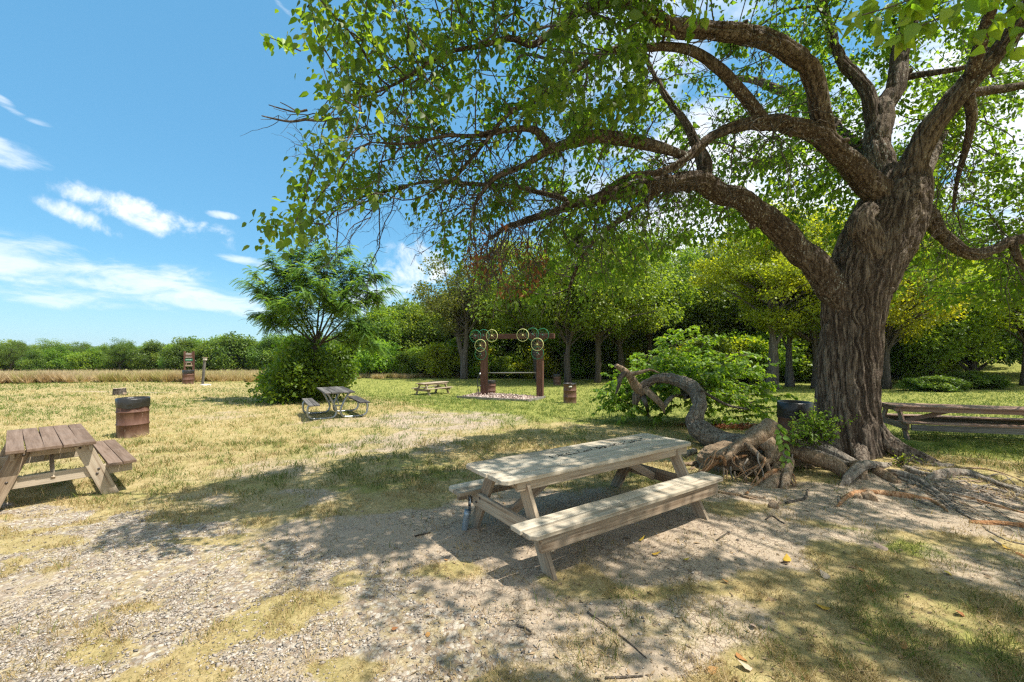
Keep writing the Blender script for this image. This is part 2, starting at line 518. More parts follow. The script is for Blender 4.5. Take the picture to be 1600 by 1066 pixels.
def wood_material(name, tones, grain=1.0, crack=.6, knots=True, tint2=None):
    m, t, out = new_mat(name)
    o = t.node('ShaderNodeTexCoord').outputs['Object']
    info = t.node('ShaderNodeObjectInfo').outputs['Random']
    off = t.node('ShaderNodeCombineXYZ')
    t.put(off.inputs[0], t.math('MULTIPLY', info, 37.0)); t.put(off.inputs[1], t.math('MULTIPLY', info, 11.0)); t.put(off.inputs[2], t.math('MULTIPLY', info, 5.0))
    ad = t.node('ShaderNodeVectorMath', operation='ADD'); t.put(ad.inputs[0], o); t.put(ad.inputs[1], off.outputs[0])
    p = ad.outputs[0]
    warp = t.noise(t.scale(p, (1.6, 7, 7)), 1.0, 3, .5)
    g1 = t.noise(t.scale(p, (1.3, 34 * grain, 34 * grain)), 1.0, 6, .62, .35)
    g2 = t.noise(t.scale(p, (4, 150 * grain, 150 * grain)), 1.0, 4, .6)
    st = t.noise(p, 3.2, 5, .6, .3)
    f = t.math('ADD', t.math('ADD', t.math('MULTIPLY', g1, .55), t.math('MULTIPLY', g2, .25)), t.math('MULTIPLY', warp, .2))
    f = t.math('ADD', f, t.math('MULTIPLY', t.math('SUBTRACT', info, .5), .17))
    col = t.ramp(f, [(.39, tones[0]), (.49, tones[1]), (.60, tones[2])])
    if tint2:
        col = t.mix(t.math('MULTIPLY', t.step(st, .5, .72), .55), col, tint2)
    cr = t.step(g1, .345, .30)
    col = t.mix(t.math('MULTIPLY', cr, crack), col, tuple(c * .3 for c in tones[0]))
    if knots:
        k = t.voro(t.scale(p, (2.4, 7, 7)), 1.0)
        kn = t.step(k, .12, .06)
        col = t.mix(t.math('MULTIPLY', kn, .7), col, tuple(c * .45 for c in tones[0]))
    h = t.math('SUBTRACT', t.math('ADD', t.math('MULTIPLY', g1, 1.0), t.math('MULTIPLY', g2, .5)), t.math('MULTIPLY', cr, .6))
    principled(t, out, col, .82, t.bump(h, .55, .006), spec=.2)
    return m
M['wood_pale'] = wood_material('weathered pale wood', [(.20, .14, .09), (.33, .25, .17), (.45, .37, .265)], 1, .8, True, (.29, .25, .20))
M['wood_top'] = wood_material('silvered top wood', [(.245, .198, .14), (.385, .325, .24), (.50, .44, .34)], 1, .85, True, (.37, .295, .20))
M['wood_brown'] = wood_material('brown composite plank', [(.135, .088, .058), (.185, .125, .086), (.235, .165, .12)], .7, .25, False, (.20, .15, .115))
M['wood_tan'] = wood_material('rough tan lumber', [(.20, .14, .09), (.33, .25, .17), (.45, .37, .27)], .8, .8, True, (.22, .19, .155))
M['wood_grey'] = wood_material('grey old wood', [(.09, .08, .07), (.17, .155, .135), (.27, .25, .225)], .8, .7, True)
M['wood_dark'] = wood_material('dark weathered plank', [(.045, .042, .038), (.09, .083, .075), (.155, .145, .13)], .8, .6, True)
M['wood_red'] = wood_material('red brown stained wood', [(.15, .085, .058), (.24, .145, .10), (.33, .225, .165)], .8, .5, True, (.24, .18, .14))
M['stain'] = wood_material('dark brown stained timber', [(.072, .034, .023), (.108, .052, .035), (.15, .078, .054)], .5, .35, False, (.105, .05, .034))

def plain(name, col, rough=.6, metal=0., spec=.4, var=.25, scale=9.0, bump=0.0):
    m, t, out = new_mat(name)
    o = t.node('ShaderNodeTexCoord').outputs['Object']
    n = t.noise(o, scale, 5, .6)
    c = t.mix(n, tuple(max(0, v * (1 - var)) for v in col), tuple(v * (1 + var) for v in col))
    principled(t, out, c, rough, t.bump(n, bump, .01) if bump else None, metal, spec)
    return m
M['steel'] = plain('galvanised steel', (.33, .35, .355), .42, .85, .5, .2, 14)
M['pipe'] = plain('blue grey pipe', (.30, .36, .40), .45, .6, .5, .25, 20)
M['bolt'] = plain('rusty bolt', (.10, .085, .075), .55, .7, .4, .3, 60)
M['rail'] = plain('pale rail paint', (.42, .38, .32), .5, 0, .4, .2)
M['wheel_yellow'] = plain('pale yellow wheel paint', (.72, .72, .28), .45, 0, .4, .12)
M['wheel_green'] = plain('green wheel paint', (.015, .20, .095), .45, 0, .4, .15)
M['bag'] = plain('black bag plastic', (.022, .020, .016), .30, 0, .5, .45, 18, .8)
M['iron'] = plain('dark iron', (.05, .05, .05), .5, .6, .4, .3)
M['sign_green'] = plain('green sign enamel', (.02, .17, .085), .5)
M['sign_white'] = plain('white sign enamel', (.50, .48, .43), .5, 0, .4, .15)
M['ink'] = plain('black ink', (.015, .014, .013), .7, 0, .1, .2, 40)
M['stone'] = plain('pale stone', (.52, .47, .38), .9, 0, .2, .3, 12, .4)
M['endgrain'] = plain('cut stump wood', (.40, .31, .20), .9, 0, .15, .35, 14, .5)
M['hill'] = plain('far hills', (.05, .09, .035), 1, 0, .0, .3, .01)
M['chip'] = leaf_material('wood chips', [(0, (.20, .13, .10)), (.5, (.42, .32, .26)), (1, (.60, .52, .45))], (1, 1, 1), .02, .9, .1)
M['pebble'] = leaf_material('gravel stone', [(0, (.10, .088, .075)), (.3, (.29, .25, .20)), (.65, (.46, .40, .32)), (1, (.62, .56, .47))], (1, 1, 1), .01, .85, .2)
M['debris'] = leaf_material('bark litter', [(0, (.11, .075, .05)), (1, (.30, .20, .12))], (1, 1, 1), .02, .9, .1)

def drum_material():
    m, t, out = new_mat('rusty brown drum')
    o = t.node('ShaderNodeTexCoord').outputs['Object']
    info = t.node('ShaderNodeObjectInfo').outputs['Random']
    n = t.noise(t.scale(o, (2.2, 2.2, 1.0)), 3.0, 6, .62, .4)
    s = t.noise(o, 26, 5, .65)
    col = t.ramp(n, [(.3, (.085, .040, .026)), (.5, (.125, .061, .040)), (.7, (.18, .098, .066))])
    col = t.mix(t.step(s, .61, .70), col, (.075, .035, .022))
    sc = t.noise(t.scale(o, (24, 24, 7)), 1.3, 4, .6, 1.2)
    col = t.mix(t.math('MULTIPLY', t.step(sc, .66, .72), .55), col, (.45, .38, .31))
    z = t.node('ShaderNodeSeparateXYZ'); t.put(z.inputs[0], o)
    dust = t.math('MULTIPLY', t.step(z.outputs[2], .22, .0), t.step(n, .3, .6))
    col = t.mix(t.math('MULTIPLY', dust, .5), col, (.33, .25, .17))
    principled(t, out, col, .62, t.bump(s, .25, .004), .15, .35)
    return m
M['drum'] = drum_material()

# ------------------------------------------------------------------ ground cover masks (world coordinates)
def _pt(px, py):
    return G(px, py)[:2]
_DIRT = [(*_pt(960, 805), 1.9, 1.0, 1.0), (*_pt(1150, 830), 1.5, .9, 1.0), (*_pt(1460, 790), 2.0, 1.0, 1.0), (*_pt(620, 840), 1.5, .75, .95),
         (*_pt(760, 940), 1.0, .6, .9), (*_pt(950, 985), .9, .42, .85), (*_pt(620, 690), 1.6, 1.4, .62), (*_pt(700, 655), 2.2, 2.2, .72), (*_pt(430, 730), 1.0, .7, .5),
         (*_pt(1160, 665), 1.3, .8, .75), (*_pt(900, 660), 1.6, 1.5, .35), (*_pt(350, 650), 1.2, 1.2, .5), (*_pt(180, 612), 3.6, .5, .6), (*_pt(360, 606), 3.6, .6, .55), (*_pt(430, 780), 1.2, .4, .6),
         (*_pt(1200, 770), 1.3, .8, 1.0), (*_pt(1010, 870), 1.1, .55, 1.0), (*_pt(830, 870), .9, .5, 1.0), (*_pt(1300, 800), 1.2, .5, .9), (*_pt(1580, 900), .8, .6, .6), (*_pt(560, 660), 2.2, 1.0, .5), (*_pt(1120, 960), .5, .35, .6), (*_pt(780, 1060), .8, .3, .5)]
_GREEN = [(*_pt(1330, 835), .28, .3, .9), (*_pt(1420, 860), .3, .22, .95), (*_pt(1480, 1000), .8, .35, .55), (*_pt(1380, 930), .9, .4, .4), (*_pt(1250, 985), .6, .4, .3), (*_pt(480, 965), .35, .3, .5),
          (*_pt(560, 760), .9, .5, .55), (*_pt(640, 730), 1.0, .6, .5), (*_pt(690, 745), .5, .4, .6), (*_pt(850, 670), 2.0, 1.6, .45), (*_pt(420, 790), .8, .3, .4), (*_pt(1215, 830), .18, .2, .7), (*_pt(860, 940), .14, .14, .9), (*_pt(850, 905), .14, .12, .9),
          (*_pt(330, 700), 1.6, .9, .2), (*_pt(40, 690), 1.2, .8, .2), (*_pt(960, 650), 1.6, 2, .5), (*_pt(180, 690), .9, .4, .3), (*_pt(1560, 930), .5, .3, .4)]
_TUFT = [(*_pt(470, 940), .5, .25), (*_pt(400, 975), .35, .2), (*_pt(60, 850), .7, .2), (*_pt(170, 1015), .3, .16), (*_pt(300, 1055), .3, .12), (*_pt(530, 1045), .4, .14), (*_pt(300, 845), .6, .12), (*_pt(540, 905), .2, .2), (*_pt(220, 950), .25, .08)]
def masks(x, y):
    x, y = np.asarray(x, float), np.asarray(y, float)
    n1, n2, n3 = fbm(x * .6, y * .6, 5., 3), fbm(x * 2.1, y * 2.1, 9., 3), fbm(x * 7, y * 7, 13., 2)
    wob = (n1 - .5) * 1.3 + (n2 - .5) * .9
    xb = np.interp(y, [1.5, 2.6, 3.3, 4.0, 4.9, 5.4, 6.0], [.75, .45, -.4, -1.6, -3.6, -6.2, -12.0])
    gravel = sstep(xb - x + wob * .9, -.35, .55) * (1 - sstep(y, 5.6, 6.4))
    dirt = np.zeros_like(x)
    for cx, cy, rx, ry, a in _DIRT:
        r = np.hypot((x - cx) / rx, (y - cy) / ry)
        dirt = np.maximum(dirt, a * sstep(1.25 - r + wob * .8, 0, .55))
    t = x / np.maximum(y, .5)
    green = sstep(t + wob * .12 + .02 * (y - 12), -.34, .02) * sstep(y + wob * 1.5, 9.0, 13.5)
    green = np.maximum(green, sstep(x, 5.5, 7.5) * sstep(y - .28 * np.abs(x - 9) + wob, 6.6, 7.8))
    green = green * (.80 + .2 * sstep(n2, .35, .6))
    for cx, cy, rx, ry, a in _GREEN:
        r = np.hypot((x - cx) / rx, (y - cy) / ry)
        green = np.maximum(green, a * sstep(1.3 - r + wob * .9, 0, .7) * (.45 + .55 * sstep(n3, .35, .6)))
    green = np.maximum(green, .42 * sstep(n2, .50, .66))
    green = green * (1 - .85 * gravel)
    green = np.maximum(green, sstep(y, 20, 30) * (.34 + .2 * n1))
    straw = 1 - .5 * sstep(n3, .55, .75)
    tuft = sstep(n2 * .6 + n1 * .4, .53, .60)
    for cx, cy, rx, ry in _TUFT:
        tuft = np.maximum(tuft, sstep(1.2 - np.hypot((x - cx) / rx, (y - cy) / ry) + wob * .9, 0, .6))                  # straw tufts standing in the gravel and dirt
    gravel = gravel * (1 - .85 * tuft)
    return dict(gravel=np.clip(gravel, 0, 1), dirt=np.clip(dirt, 0, 1) * (1 - .35 * tuft * (dirt < .9)), green=np.clip(green, 0, 1), straw=straw)

def ground_material():
    m, t, out = new_mat('park ground')
    o = t.node('ShaderNodeTexCoord').outputs['Object']
    at = t.node('ShaderNodeAttribute', attribute_name='mask')
    sp = t.node('ShaderNodeSeparateColor'); t.put(sp.inputs[0], at.outputs['Color'])
    gr, di, ve = sp.outputs
    a = t.noise(o, 1.1, 6, .62, .3); b = t.noise(o, 7, 6, .65, .3); c = t.noise(o, 42, 5, .68); d2 = t.noise(o, 180, 3, .65)
    mixn = t.math('ADD', t.math('MULTIPLY', b, .5), t.math('MULTIPLY', c, .5))
    straw = t.ramp(mixn, [(.30, (.185, .138, .06)), (.48, (.345, .265, .118)), (.66, (.51, .405, .215))])
    straw = t.mix(t.math('MULTIPLY', t.step(a, .42, .62), .65), straw, t.ramp(mixn, [(.3, (.14, .125, .045)), (.5, (.30, .25, .095)), (.7, (.44, .36, .165))]))
    green = t.ramp(mixn, [(.3, (.09, .115, .022)), (.48, (.215, .225, .05)), (.68, (.36, .335, .10))])
    green = t.mix(t.math('MULTIPLY', t.step(a, .55, .75), .6), green, straw)
    dirt = t.ramp(t.math('ADD', t.math('MULTIPLY', a, .35), t.math('ADD', t.math('MULTIPLY', b, .35), t.math('MULTIPLY', c, .3))),
                  [(.32, (.265, .20, .137)), (.5, (.42, .332, .238)), (.66, (.56, .465, .345))])
    dirt = t.mix(t.math('MULTIPLY', t.step(b, .53, .68), .5), dirt, (.33, .22, .12))
    # drying cracks in the bare clay
    wv = t.node('ShaderNodeVectorMath', operation='ADD')
    t.put(wv.inputs[0], o); sc = t.node('ShaderNodeVectorMath', operation='SCALE'); t.put(sc.inputs[0], t.noise(o, 6, 4, .6, col=True)); sc.inputs['Scale'].default_value = .16
    t.put(wv.inputs[1], sc.outputs[0])
    cr = t.voro(wv.outputs[0], 9.5, 'DISTANCE_TO_EDGE')
    cr2 = t.voro(wv.outputs[0], 24.0, 'DISTANCE_TO_EDGE')
    crk = t.math('MAXIMUM', t.step(cr, .040, .010), t.math('MULTIPLY', t.step(cr2, .05, .015), .5))
    crk = t.math('MULTIPLY', crk, t.step(t.math('ADD', a, t.math('MULTIPLY', b, .4)), .62, .76))
    dirt = t.mix(t.math('MULTIPLY', crk, .62), dirt, (.13, .075, .05))
    st = t.voro(o, 30, 'F1', 'Color'); ss = t.node('ShaderNodeSeparateColor'); t.put(ss.inputs[0], st)
    sd = t.voro(o, 30, 'F1')
    gravel = t.ramp(ss.outputs[0], [(.0, (.17, .14, .11)), (.4, (.36, .305, .235)), (.8, (.48, .42, .335)), (1, (.56, .50, .41))])
    gravel = t.mix(t.step(sd, .45, .7), gravel, (.27, .20, .14))
    gravel = t.mix(t.math('MULTIPLY', t.step(b, .46, .60), .6), gravel, straw)
    gravel = t.mix(t.math('MULTIPLY', t.step(a, .46, .62), .5), gravel, dirt)
    def sharpen(w):
        return t.step(t.math('ADD', w, t.math('MULTIPLY', t.math('SUBTRACT', mixn, .5), 1.1)), .30, .70)
    col = t.mix(sharpen(gr), straw, green)
    col = t.mix(sharpen(di), col, dirt)
    col = t.mix(sharpen(ve), col, gravel)
    col = t.mix(t.math('MULTIPLY', t.step(d2, .55, .75), .3), col, t.mix(.5, col, (.62, .54, .42)))
    h = t.math('ADD', t.math('MULTIPLY', b, .5), t.math('ADD', t.math('MULTIPLY', c, .55), t.math('MULTIPLY', d2, .25)))
    h = t.math('SUBTRACT', h, t.math('MULTIPLY', crk, t.math('MULTIPLY', di, .5)))
    h = t.math('ADD', h, t.math('MULTIPLY', t.math('MULTIPLY', ve, t.math('SUBTRACT', .6, sd)), .5))
    principled(t, out, col, .95, t.bump(h, .75, .035), spec=.08)
    return m
M['ground'] = ground_material()

def make_ground():
    def axis(a, b, step, far, g):
        v = list(np.arange(a, b, step))
        s, x = step, v[-1]
        while x < far:
            s *= g; x += s; v.append(x)
        s, x = step, v[0]
        lo = []
        while x > -far:
            s *= g; x -= s; lo.append(x)
        return np.array(lo[::-1] + v)
    xs = axis(-6.5, 9.0, .07, 4100, 1.085)
    ys = axis(1.7, 9.2, .062, 4100, 1.07)
    X, Y = np.meshgrid(xs, ys)
    x, y = X.ravel(), Y.ravel()
    z = gz(x, y)
    mk = masks(x, y)
    # small relief close by: crusted clay and tufts
    near = 1 - sstep(np.hypot(x, y), 8, 16)
    z = z + near * ((fbm(x * 3.1, y * 3.1, 2., 3) - .5) * .035 + (fbm(x * 11, y * 11, 4., 2) - .5) * .014)
    V = np.stack([x, y, z], -1)
    nx, ny = len(xs), len(ys)
    i = (np.arange(ny - 1)[:, None] * nx + np.arange(nx - 1)[None])
    Q = np.stack([i, i + 1, i + nx + 1, i + nx], -1).reshape(-1, 4)
    att = np.stack([mk['green'], mk['dirt'], mk['gravel'], np.ones_like(x)], -1)
    me = np_mesh('ground', V, None, Q, {'mask': att}, True)
    o = link('ground', me, None, M['ground'])
    tag(o, kind='structure')
make_ground()

def make_hills():
    g = Geo()
    az = np.linspace(-100, 100, 260)
    for k, (D, base) in enumerate(((2600, 10.0), (3900, 21.0))):
        a = np.radians(az)
        h = base + 9 * (fbm(az * .11, k * 7.0, 0, 4) - .35) + 2.5 * fbm(az * 1.7, k * 5., 2, 3)
        rows = []
        for s, f in ((-500, -.9), (-250, .45), (0, 1.0), (300, .55), (700, -.8)):
            rr = D + s
            rows.append(np.stack([np.sin(a) * rr, np.cos(a) * rr, np.where(f < 0, -9.5, h * f - (1 - f) * 6)], -1))
        V = np.concatenate(rows); n = len(az)
        i = (np.arange(4)[:, None] * n + np.arange(n - 1)[None]).ravel()
        g.add(V, None, np.stack([i, i + 1, i + n + 1, i + n], -1))
    o = g.build('hills', M['hill'], None, True)
    tag(o, 'low wooded hills along the horizon beyond the far treeline', kind='structure')
make_hills()
# ------------------------------------------------------------------ the big tree
def furrows(amp, cell=.055, twist=0.0, long=.5, seed=0.0):
    """plated bark: rounded long ridges between thin deep furrows"""
    def f(cx, sy, s, r):
        wob = .35 * cell * (vnoise(s * 5 + seed, cx * 6, sy * 6) - .5) * 4
        a = twist * s
        x, y = (cx * np.cos(a) - sy * np.sin(a)) + wob, (cx * np.sin(a) + sy * np.cos(a)) - wob
        n = vnoise(x / cell + seed, y / cell, s / long + seed)
        n2 = vnoise(x / cell * 1.9 + seed, y / cell * 1.9 + 4, s / long * 1.6)
        n3 = vnoise(x / cell * 3.7 + seed, y / cell * 3.7 + 4, s / long * 5)
        v1 = np.minimum(1, np.abs(2 * n - 1) * 2.6) ** .8
        v2 = np.minimum(1, np.abs(2 * n2 - 1) * 2.4)
        big = vnoise(x / (cell * 5) + seed, y / (cell * 5), s / (long * 2)) - .5
        return amp * (1.25 * v1 + .62 * v2 + .35 * n3 - 1.35) + np.minimum(.26 * r, .09) * big
    return f

def add_limb(g, pts, rows, sides, amp, cell, twist=0.0, seed=0.0, squash=1.0, long=.6, wander=0.0):
    q = spline(pts, rows)
    if wander:                                               # crooks, swellings and old knots
        s = np.concatenate([[0], np.cumsum(np.linalg.norm(np.diff(q[:, :3], axis=0), axis=1))])
        fade = np.clip((s - 1.0) / 1.0, 0, 1)
        for k in range(3):
            q[:, k] += fade * wander * q[:, 3] * ((fbm(s * 2.4 + seed, k * 9.1, seed, 3) - .5) * 2)
        q[:, 3] *= 1 + fade * (.24 * (fbm(s * 3.0, seed, 5.5, 3) - .5))
    f = furrows(amp, cell, twist, long, seed)
    store = []
    def rough(cx, sy, s, r):
        v = f(cx, sy, s, r)
        store.append(np.clip(.6 + v / (2.4 * amp), 0, 1)); return v
    V, Q, T = tube(q[:, :3], q[:, 3], sides, True, squash, rough)
    g.add(V, T, Q, np.concatenate([store[0].ravel(), [.5, .5]]))
    return q

def W(px, py, Y, wpx):
    """limb point from a photo pixel, a distance and a width in pixels"""
    p = P(px, py, Y)
    t = (px - 800) / F
    return (*p, .5 * wpx * Y / F / math.sqrt(1 + .6 * t * t))

big = empty('big_tree', (TREE[0], TREE[1], 0))
tag(big, 'huge old spreading tree with furrowed trunk and bare roots on the right', 'tree')
big_inv = Matrix.Translation((-TREE[0], -TREE[1], 0))
def big_part(g, name, mat, smooth=True, kind=None, label=None):
    me = g.mesh(name, smooth); me.transform(big_inv)
    o = link(name, me, big, mat)
    return tag(o, label, kind=kind)

LIMBS = []     # every limb: list of (x, y, z, r)
g = Geo()
tr = [W(1335, 742, 6.98, 150), W(1333, 724, 7.0, 124), W(1329, 700, 7.0, 105), W(1326, 660, 7.0, 97), W(1325, 620, 7.0, 94), W(1328, 560, 7.0, 93), W(1332, 500, 7.0, 93), W(1340, 450, 7.0, 102),
      W(1360, 400, 7.0, 112), W(1384, 350, 7.0, 112), W(1404, 300, 7.0, 94), W(1412, 262, 7.0, 70)]
tq = add_limb(g, tr, 250, 210, .040, .062, .34, .0, 1.0, 1.5)
# root flare: buttresses run out of the foot
for a0, ln, r0 in ((-.3, .62, .17), (.55, .55, .15), (1.5, .6, .14), (2.6, .6, .16), (3.5, .62, .16), (4.2, .5, .12), (5.35, .75, .15)):
    d = np.array([math.cos(a0), math.sin(a0)])
    c = TREE
    pts = []
    for f_, up, rr in ((.20, .50, .45), (.30, .26, .75), (.50, .10, .85), (.78, .0, .65), (1.0, -.08, .35)):
        p = c + d * (.1 + f_ * (ln + .25))
        pts.append((p[0], p[1], gz1(*(c + d * .3)) + up - .02 * f_, r0 * rr))
    add_limb(g, pts, 60, 56, .016, .05, .2, a0)
# broken stub in the crotch
add_limb(g, [W(1380, 450, 6.95, 30), W(1366, 408, 6.80, 50), W(1354, 372, 6.72, 46), W(1346, 348, 6.68, 34), W(1350, 336, 6.67, 27), W(1362, 326, 6.70, 24)], 60, 80, .030, .05, .1, 3.)
big_part(g, 'trunk', M['bark'])

LIMB_DEF = [
 # lower left limb
 [(1352, 545, 7.02, 40), (1334, 500, 6.98, 62), (1312, 464, 6.95, 68), (1288, 433, 6.93, 62), (1260, 401, 6.9, 55), (1222, 362, 6.8, 50), (1182, 328, 6.7, 46), (1135, 300, 6.55, 43), (1092, 283, 6.4, 37), (1042, 287, 6.25, 30), (1000, 292, 6.15, 26), (960, 303, 6.05, 22), (905, 318, 5.95, 17), (858, 334, 5.85, 13), (800, 352, 5.7, 9), (764, 374, 5.6, 6)],
 # pale stub standing on it
 [(1098, 290, 6.42, 30), (1101, 268, 6.45, 32), (1099, 250, 6.5, 28), (1088, 225, 6.6, 18), (1070, 190, 6.7, 12), (1040, 150, 6.8, 9), (1010, 95, 6.9, 6)],
 # upper left limb
 [(1392, 420, 7.05, 40), (1394, 360, 7.0, 60), (1388, 322, 6.95, 66), (1370, 295, 6.88, 60), (1345, 273, 6.8, 52), (1318, 250, 6.65, 48), (1294, 228, 6.5, 42), (1270, 207, 6.4, 37), (1235, 196, 6.25, 33), (1197, 192, 6.1, 30), (1171, 194, 6.0, 24), (1120, 209, 5.85, 18), (1076, 245, 5.7, 15), (1030, 268, 5.6, 13), (975, 280, 5.5, 11), (931, 307, 5.4, 9), (880, 322, 5.3, 7)],
 [(1197, 193, 6.1, 27), (1176, 165, 6.0, 25), (1153, 138, 5.9, 24), (1127, 110, 5.8, 22), (1088, 82, 5.7, 19), (1044, 73, 5.6, 16), (1005, 76, 5.5, 14), (951, 79, 5.4, 12), (911, 102, 5.3, 10), (852, 146, 5.2, 9), (793, 181, 5.1, 8), (758, 224, 5.0, 7), (707, 283, 4.9, 5)],
 [(1294, 228, 6.5, 34), (1281, 178, 6.35, 37), (1273, 130, 6.2, 36), (1256, 97, 6.05, 36), (1224, 76, 5.9, 34), (1180, 58, 5.75, 34), (1119, 47, 5.6, 33), (1066, 46, 5.45, 34), (1026, 28, 5.3, 30), (1000, 5, 5.2, 26), (965, -30, 5.0, 22), (900, -75, 4.8, 18), (820, -120, 4.6, 13), (720, -130, 4.5, 9)],
 [(1040, 40, 5.4, 22), (1008, 12, 5.2, 22), (960, 5, 5.05, 19), (912, 14, 4.9, 17), (872, 43, 4.8, 15), (833, 70, 4.75, 13), (797, 60, 4.7, 11), (754, 71, 4.65, 10), (695, 84, 4.6, 8), (648, 114, 4.55, 6), (600, 140, 4.5, 5), (540, 160, 4.5, 3)],
 # middle limbs
 [(1400, 380, 7.05, 40), (1398, 320, 7.1, 60), (1380, 262, 7.2, 54), (1370, 215, 7.35, 48), (1380, 175, 7.45, 44), (1395, 150, 7.5, 38), (1404, 108, 7.6, 36), (1412, 60, 7.7, 34), (1432, 0, 7.8, 30), (1445, -70, 7.9, 24), (1430, -150, 8.0, 16), (1400, -230, 8.1, 9)],
 [(1372, 215, 7.35, 30), (1364, 188, 7.4, 30), (1355, 146, 7.5, 28), (1337, 118, 7.6, 25), (1316, 98, 7.7, 22), (1303, 70, 7.8, 18), (1290, 20, 8.0, 16), (1255, -50, 8.3, 12), (1200, -110, 8.6, 8)],
 # right limb
 [(1385, 390, 7.0, 50), (1404, 320, 6.95, 72), (1424, 270, 6.85, 60), (1443, 225, 6.7, 50), (1468, 182, 6.55, 46), (1510, 133, 6.4, 42), (1556, 86, 6.2, 38), (1600, 24, 6.0, 36), (1650, -50, 5.8, 30), (1700, -140, 5.6, 22), (1720, -240, 5.4, 14)],
 [(1500, 145, 6.45, 22), (1540, 142, 6.6, 22), (1600, 132, 6.8, 20), (1680, 105, 7.0, 15), (1770, 60, 7.1, 10), (1850, 20, 7.2, 6)],
 [(1404, 126, 7.6, 14), (1430, 118, 7.4, 14), (1470, 112, 7.1, 12), (1510, 104, 6.9, 10), (1540, 80, 6.7, 7)],
 # low right limb
 [(1425, 352, 7.1, 60), (1450, 335, 7.15, 34), (1464, 358, 7.2, 29), (1486, 379, 7.3, 27), (1520, 398, 7.4, 26), (1558, 388, 7.5, 25), (1600, 372, 7.6, 23), (1670, 352, 7.8, 18), (1750, 320, 8.0, 12), (1840, 300, 8.2, 7)],
 [(1582, 380, 7.55, 18), (1592, 405, 7.55, 15), (1612, 432, 7.6, 12), (1650, 470, 7.7, 7)],
 [(1512, 150, 6.5, 24), (1518, 185, 6.6, 20), (1510, 230, 6.8, 15), (1496, 280, 7.0, 10), (1490, 330, 7.1, 6)],
 # left branches that cross the sky
 [(1076, 245, 5.7, 14), (1010, 225, 5.6, 24), (939, 213, 5.5, 25), (890, 224, 5.4, 20), (862, 231, 5.35, 18), (836, 203, 5.3, 13), (794, 203, 5.2, 10), (746, 213, 5.1, 8), (700, 212, 5.0, 6), (640, 225, 4.9, 4), (580, 222, 4.85, 3)],
 [(880, 228, 5.4, 12), (857, 236, 5.35, 13), (813, 262, 5.25, 10), (774, 278, 5.2, 8), (745, 315, 5.1, 6), (735, 350, 5.1, 4)],
 [(905, 318, 5.95, 11), (860, 305, 6.0, 10), (800, 292, 6.0, 9), (740, 288, 5.9, 8), (690, 284, 5.8, 8), (655, 286, 5.8, 6), (600, 300, 5.7, 5), (560, 310, 5.6, 4), (510, 330, 5.5, 3)],
 [(1042, 287, 6.25, 14), (990, 330, 6.4, 12), (940, 365, 6.6, 10), (905, 410, 6.8, 8), (890, 450, 6.9, 5)],
 # towards the camera and to the back, for the umbrella of the crown
 [(1650, -50, 5.8, 28), (1600, -190, 5.1, 26), (1500, -400, 4.4, 22), (1360, -700, 3.7, 17), (1250, -1100, 3.0, 10)],
 [(1430, 290, 7.1, 44), (1460, 220, 8.2, 34), (1500, 150, 9.4, 24), (1520, 90, 10.6, 14), (1500, 60, 11.6, 8)],
 [(1400, 290, 7.2, 40), (1340, 230, 8.4, 30), (1270, 170, 9.6, 22), (1190, 130, 10.6, 14), (1130, 120, 11.4, 8)],
 [(1512, 133, 6.4, 30), (1560, -20, 5.6, 26), (1620, -200, 4.8, 20), (1640, -420, 4.0, 14), (1600, -700, 3.4, 8)],
]
for k, d in enumerate(LIMB_DEF):
    pts = [W(p[0], p[1], p[2], p[3] * .80) for p in d]
    L = sum(np.linalg.norm(np.subtract(pts[i + 1][:3], pts[i][:3])) for i in range(len(pts) - 1))
    g = Geo()
    # gentle wander so that the limbs twist as old wood does
    thick = pts[1][3] > .10
    q = add_limb(g, pts, int(max(30, L / (.035 if thick else .06))), 76 if thick else 24, .020 if thick else .006, .045 if thick else .03, .25, k * 3.1, wander=.45)
    for kk in range(int(L * (1.0 if thick else .7))):            # broken stubs and knots
        c = q[int(len(q) * rng.uniform(.35, .95))]; d = unit(rng.normal(size=3)); ln = c[3] * rng.uniform(1.25, 2.0); rr = c[3] * rng.uniform(.22, .42)
        V, Q, T = tube([c[:3], c[:3] + d * ln * .7, c[:3] + d * ln * .92, c[:3] + d * ln], [rr * 1.4, rr, rr * .95, rr * .5], 9, True, 1, None)
        g.add(V, T, Q, .5)
    big_part(g, 'limb', M['limb_bark'])
    LIMBS.append(spline(pts, max(4, int(L / .16))))

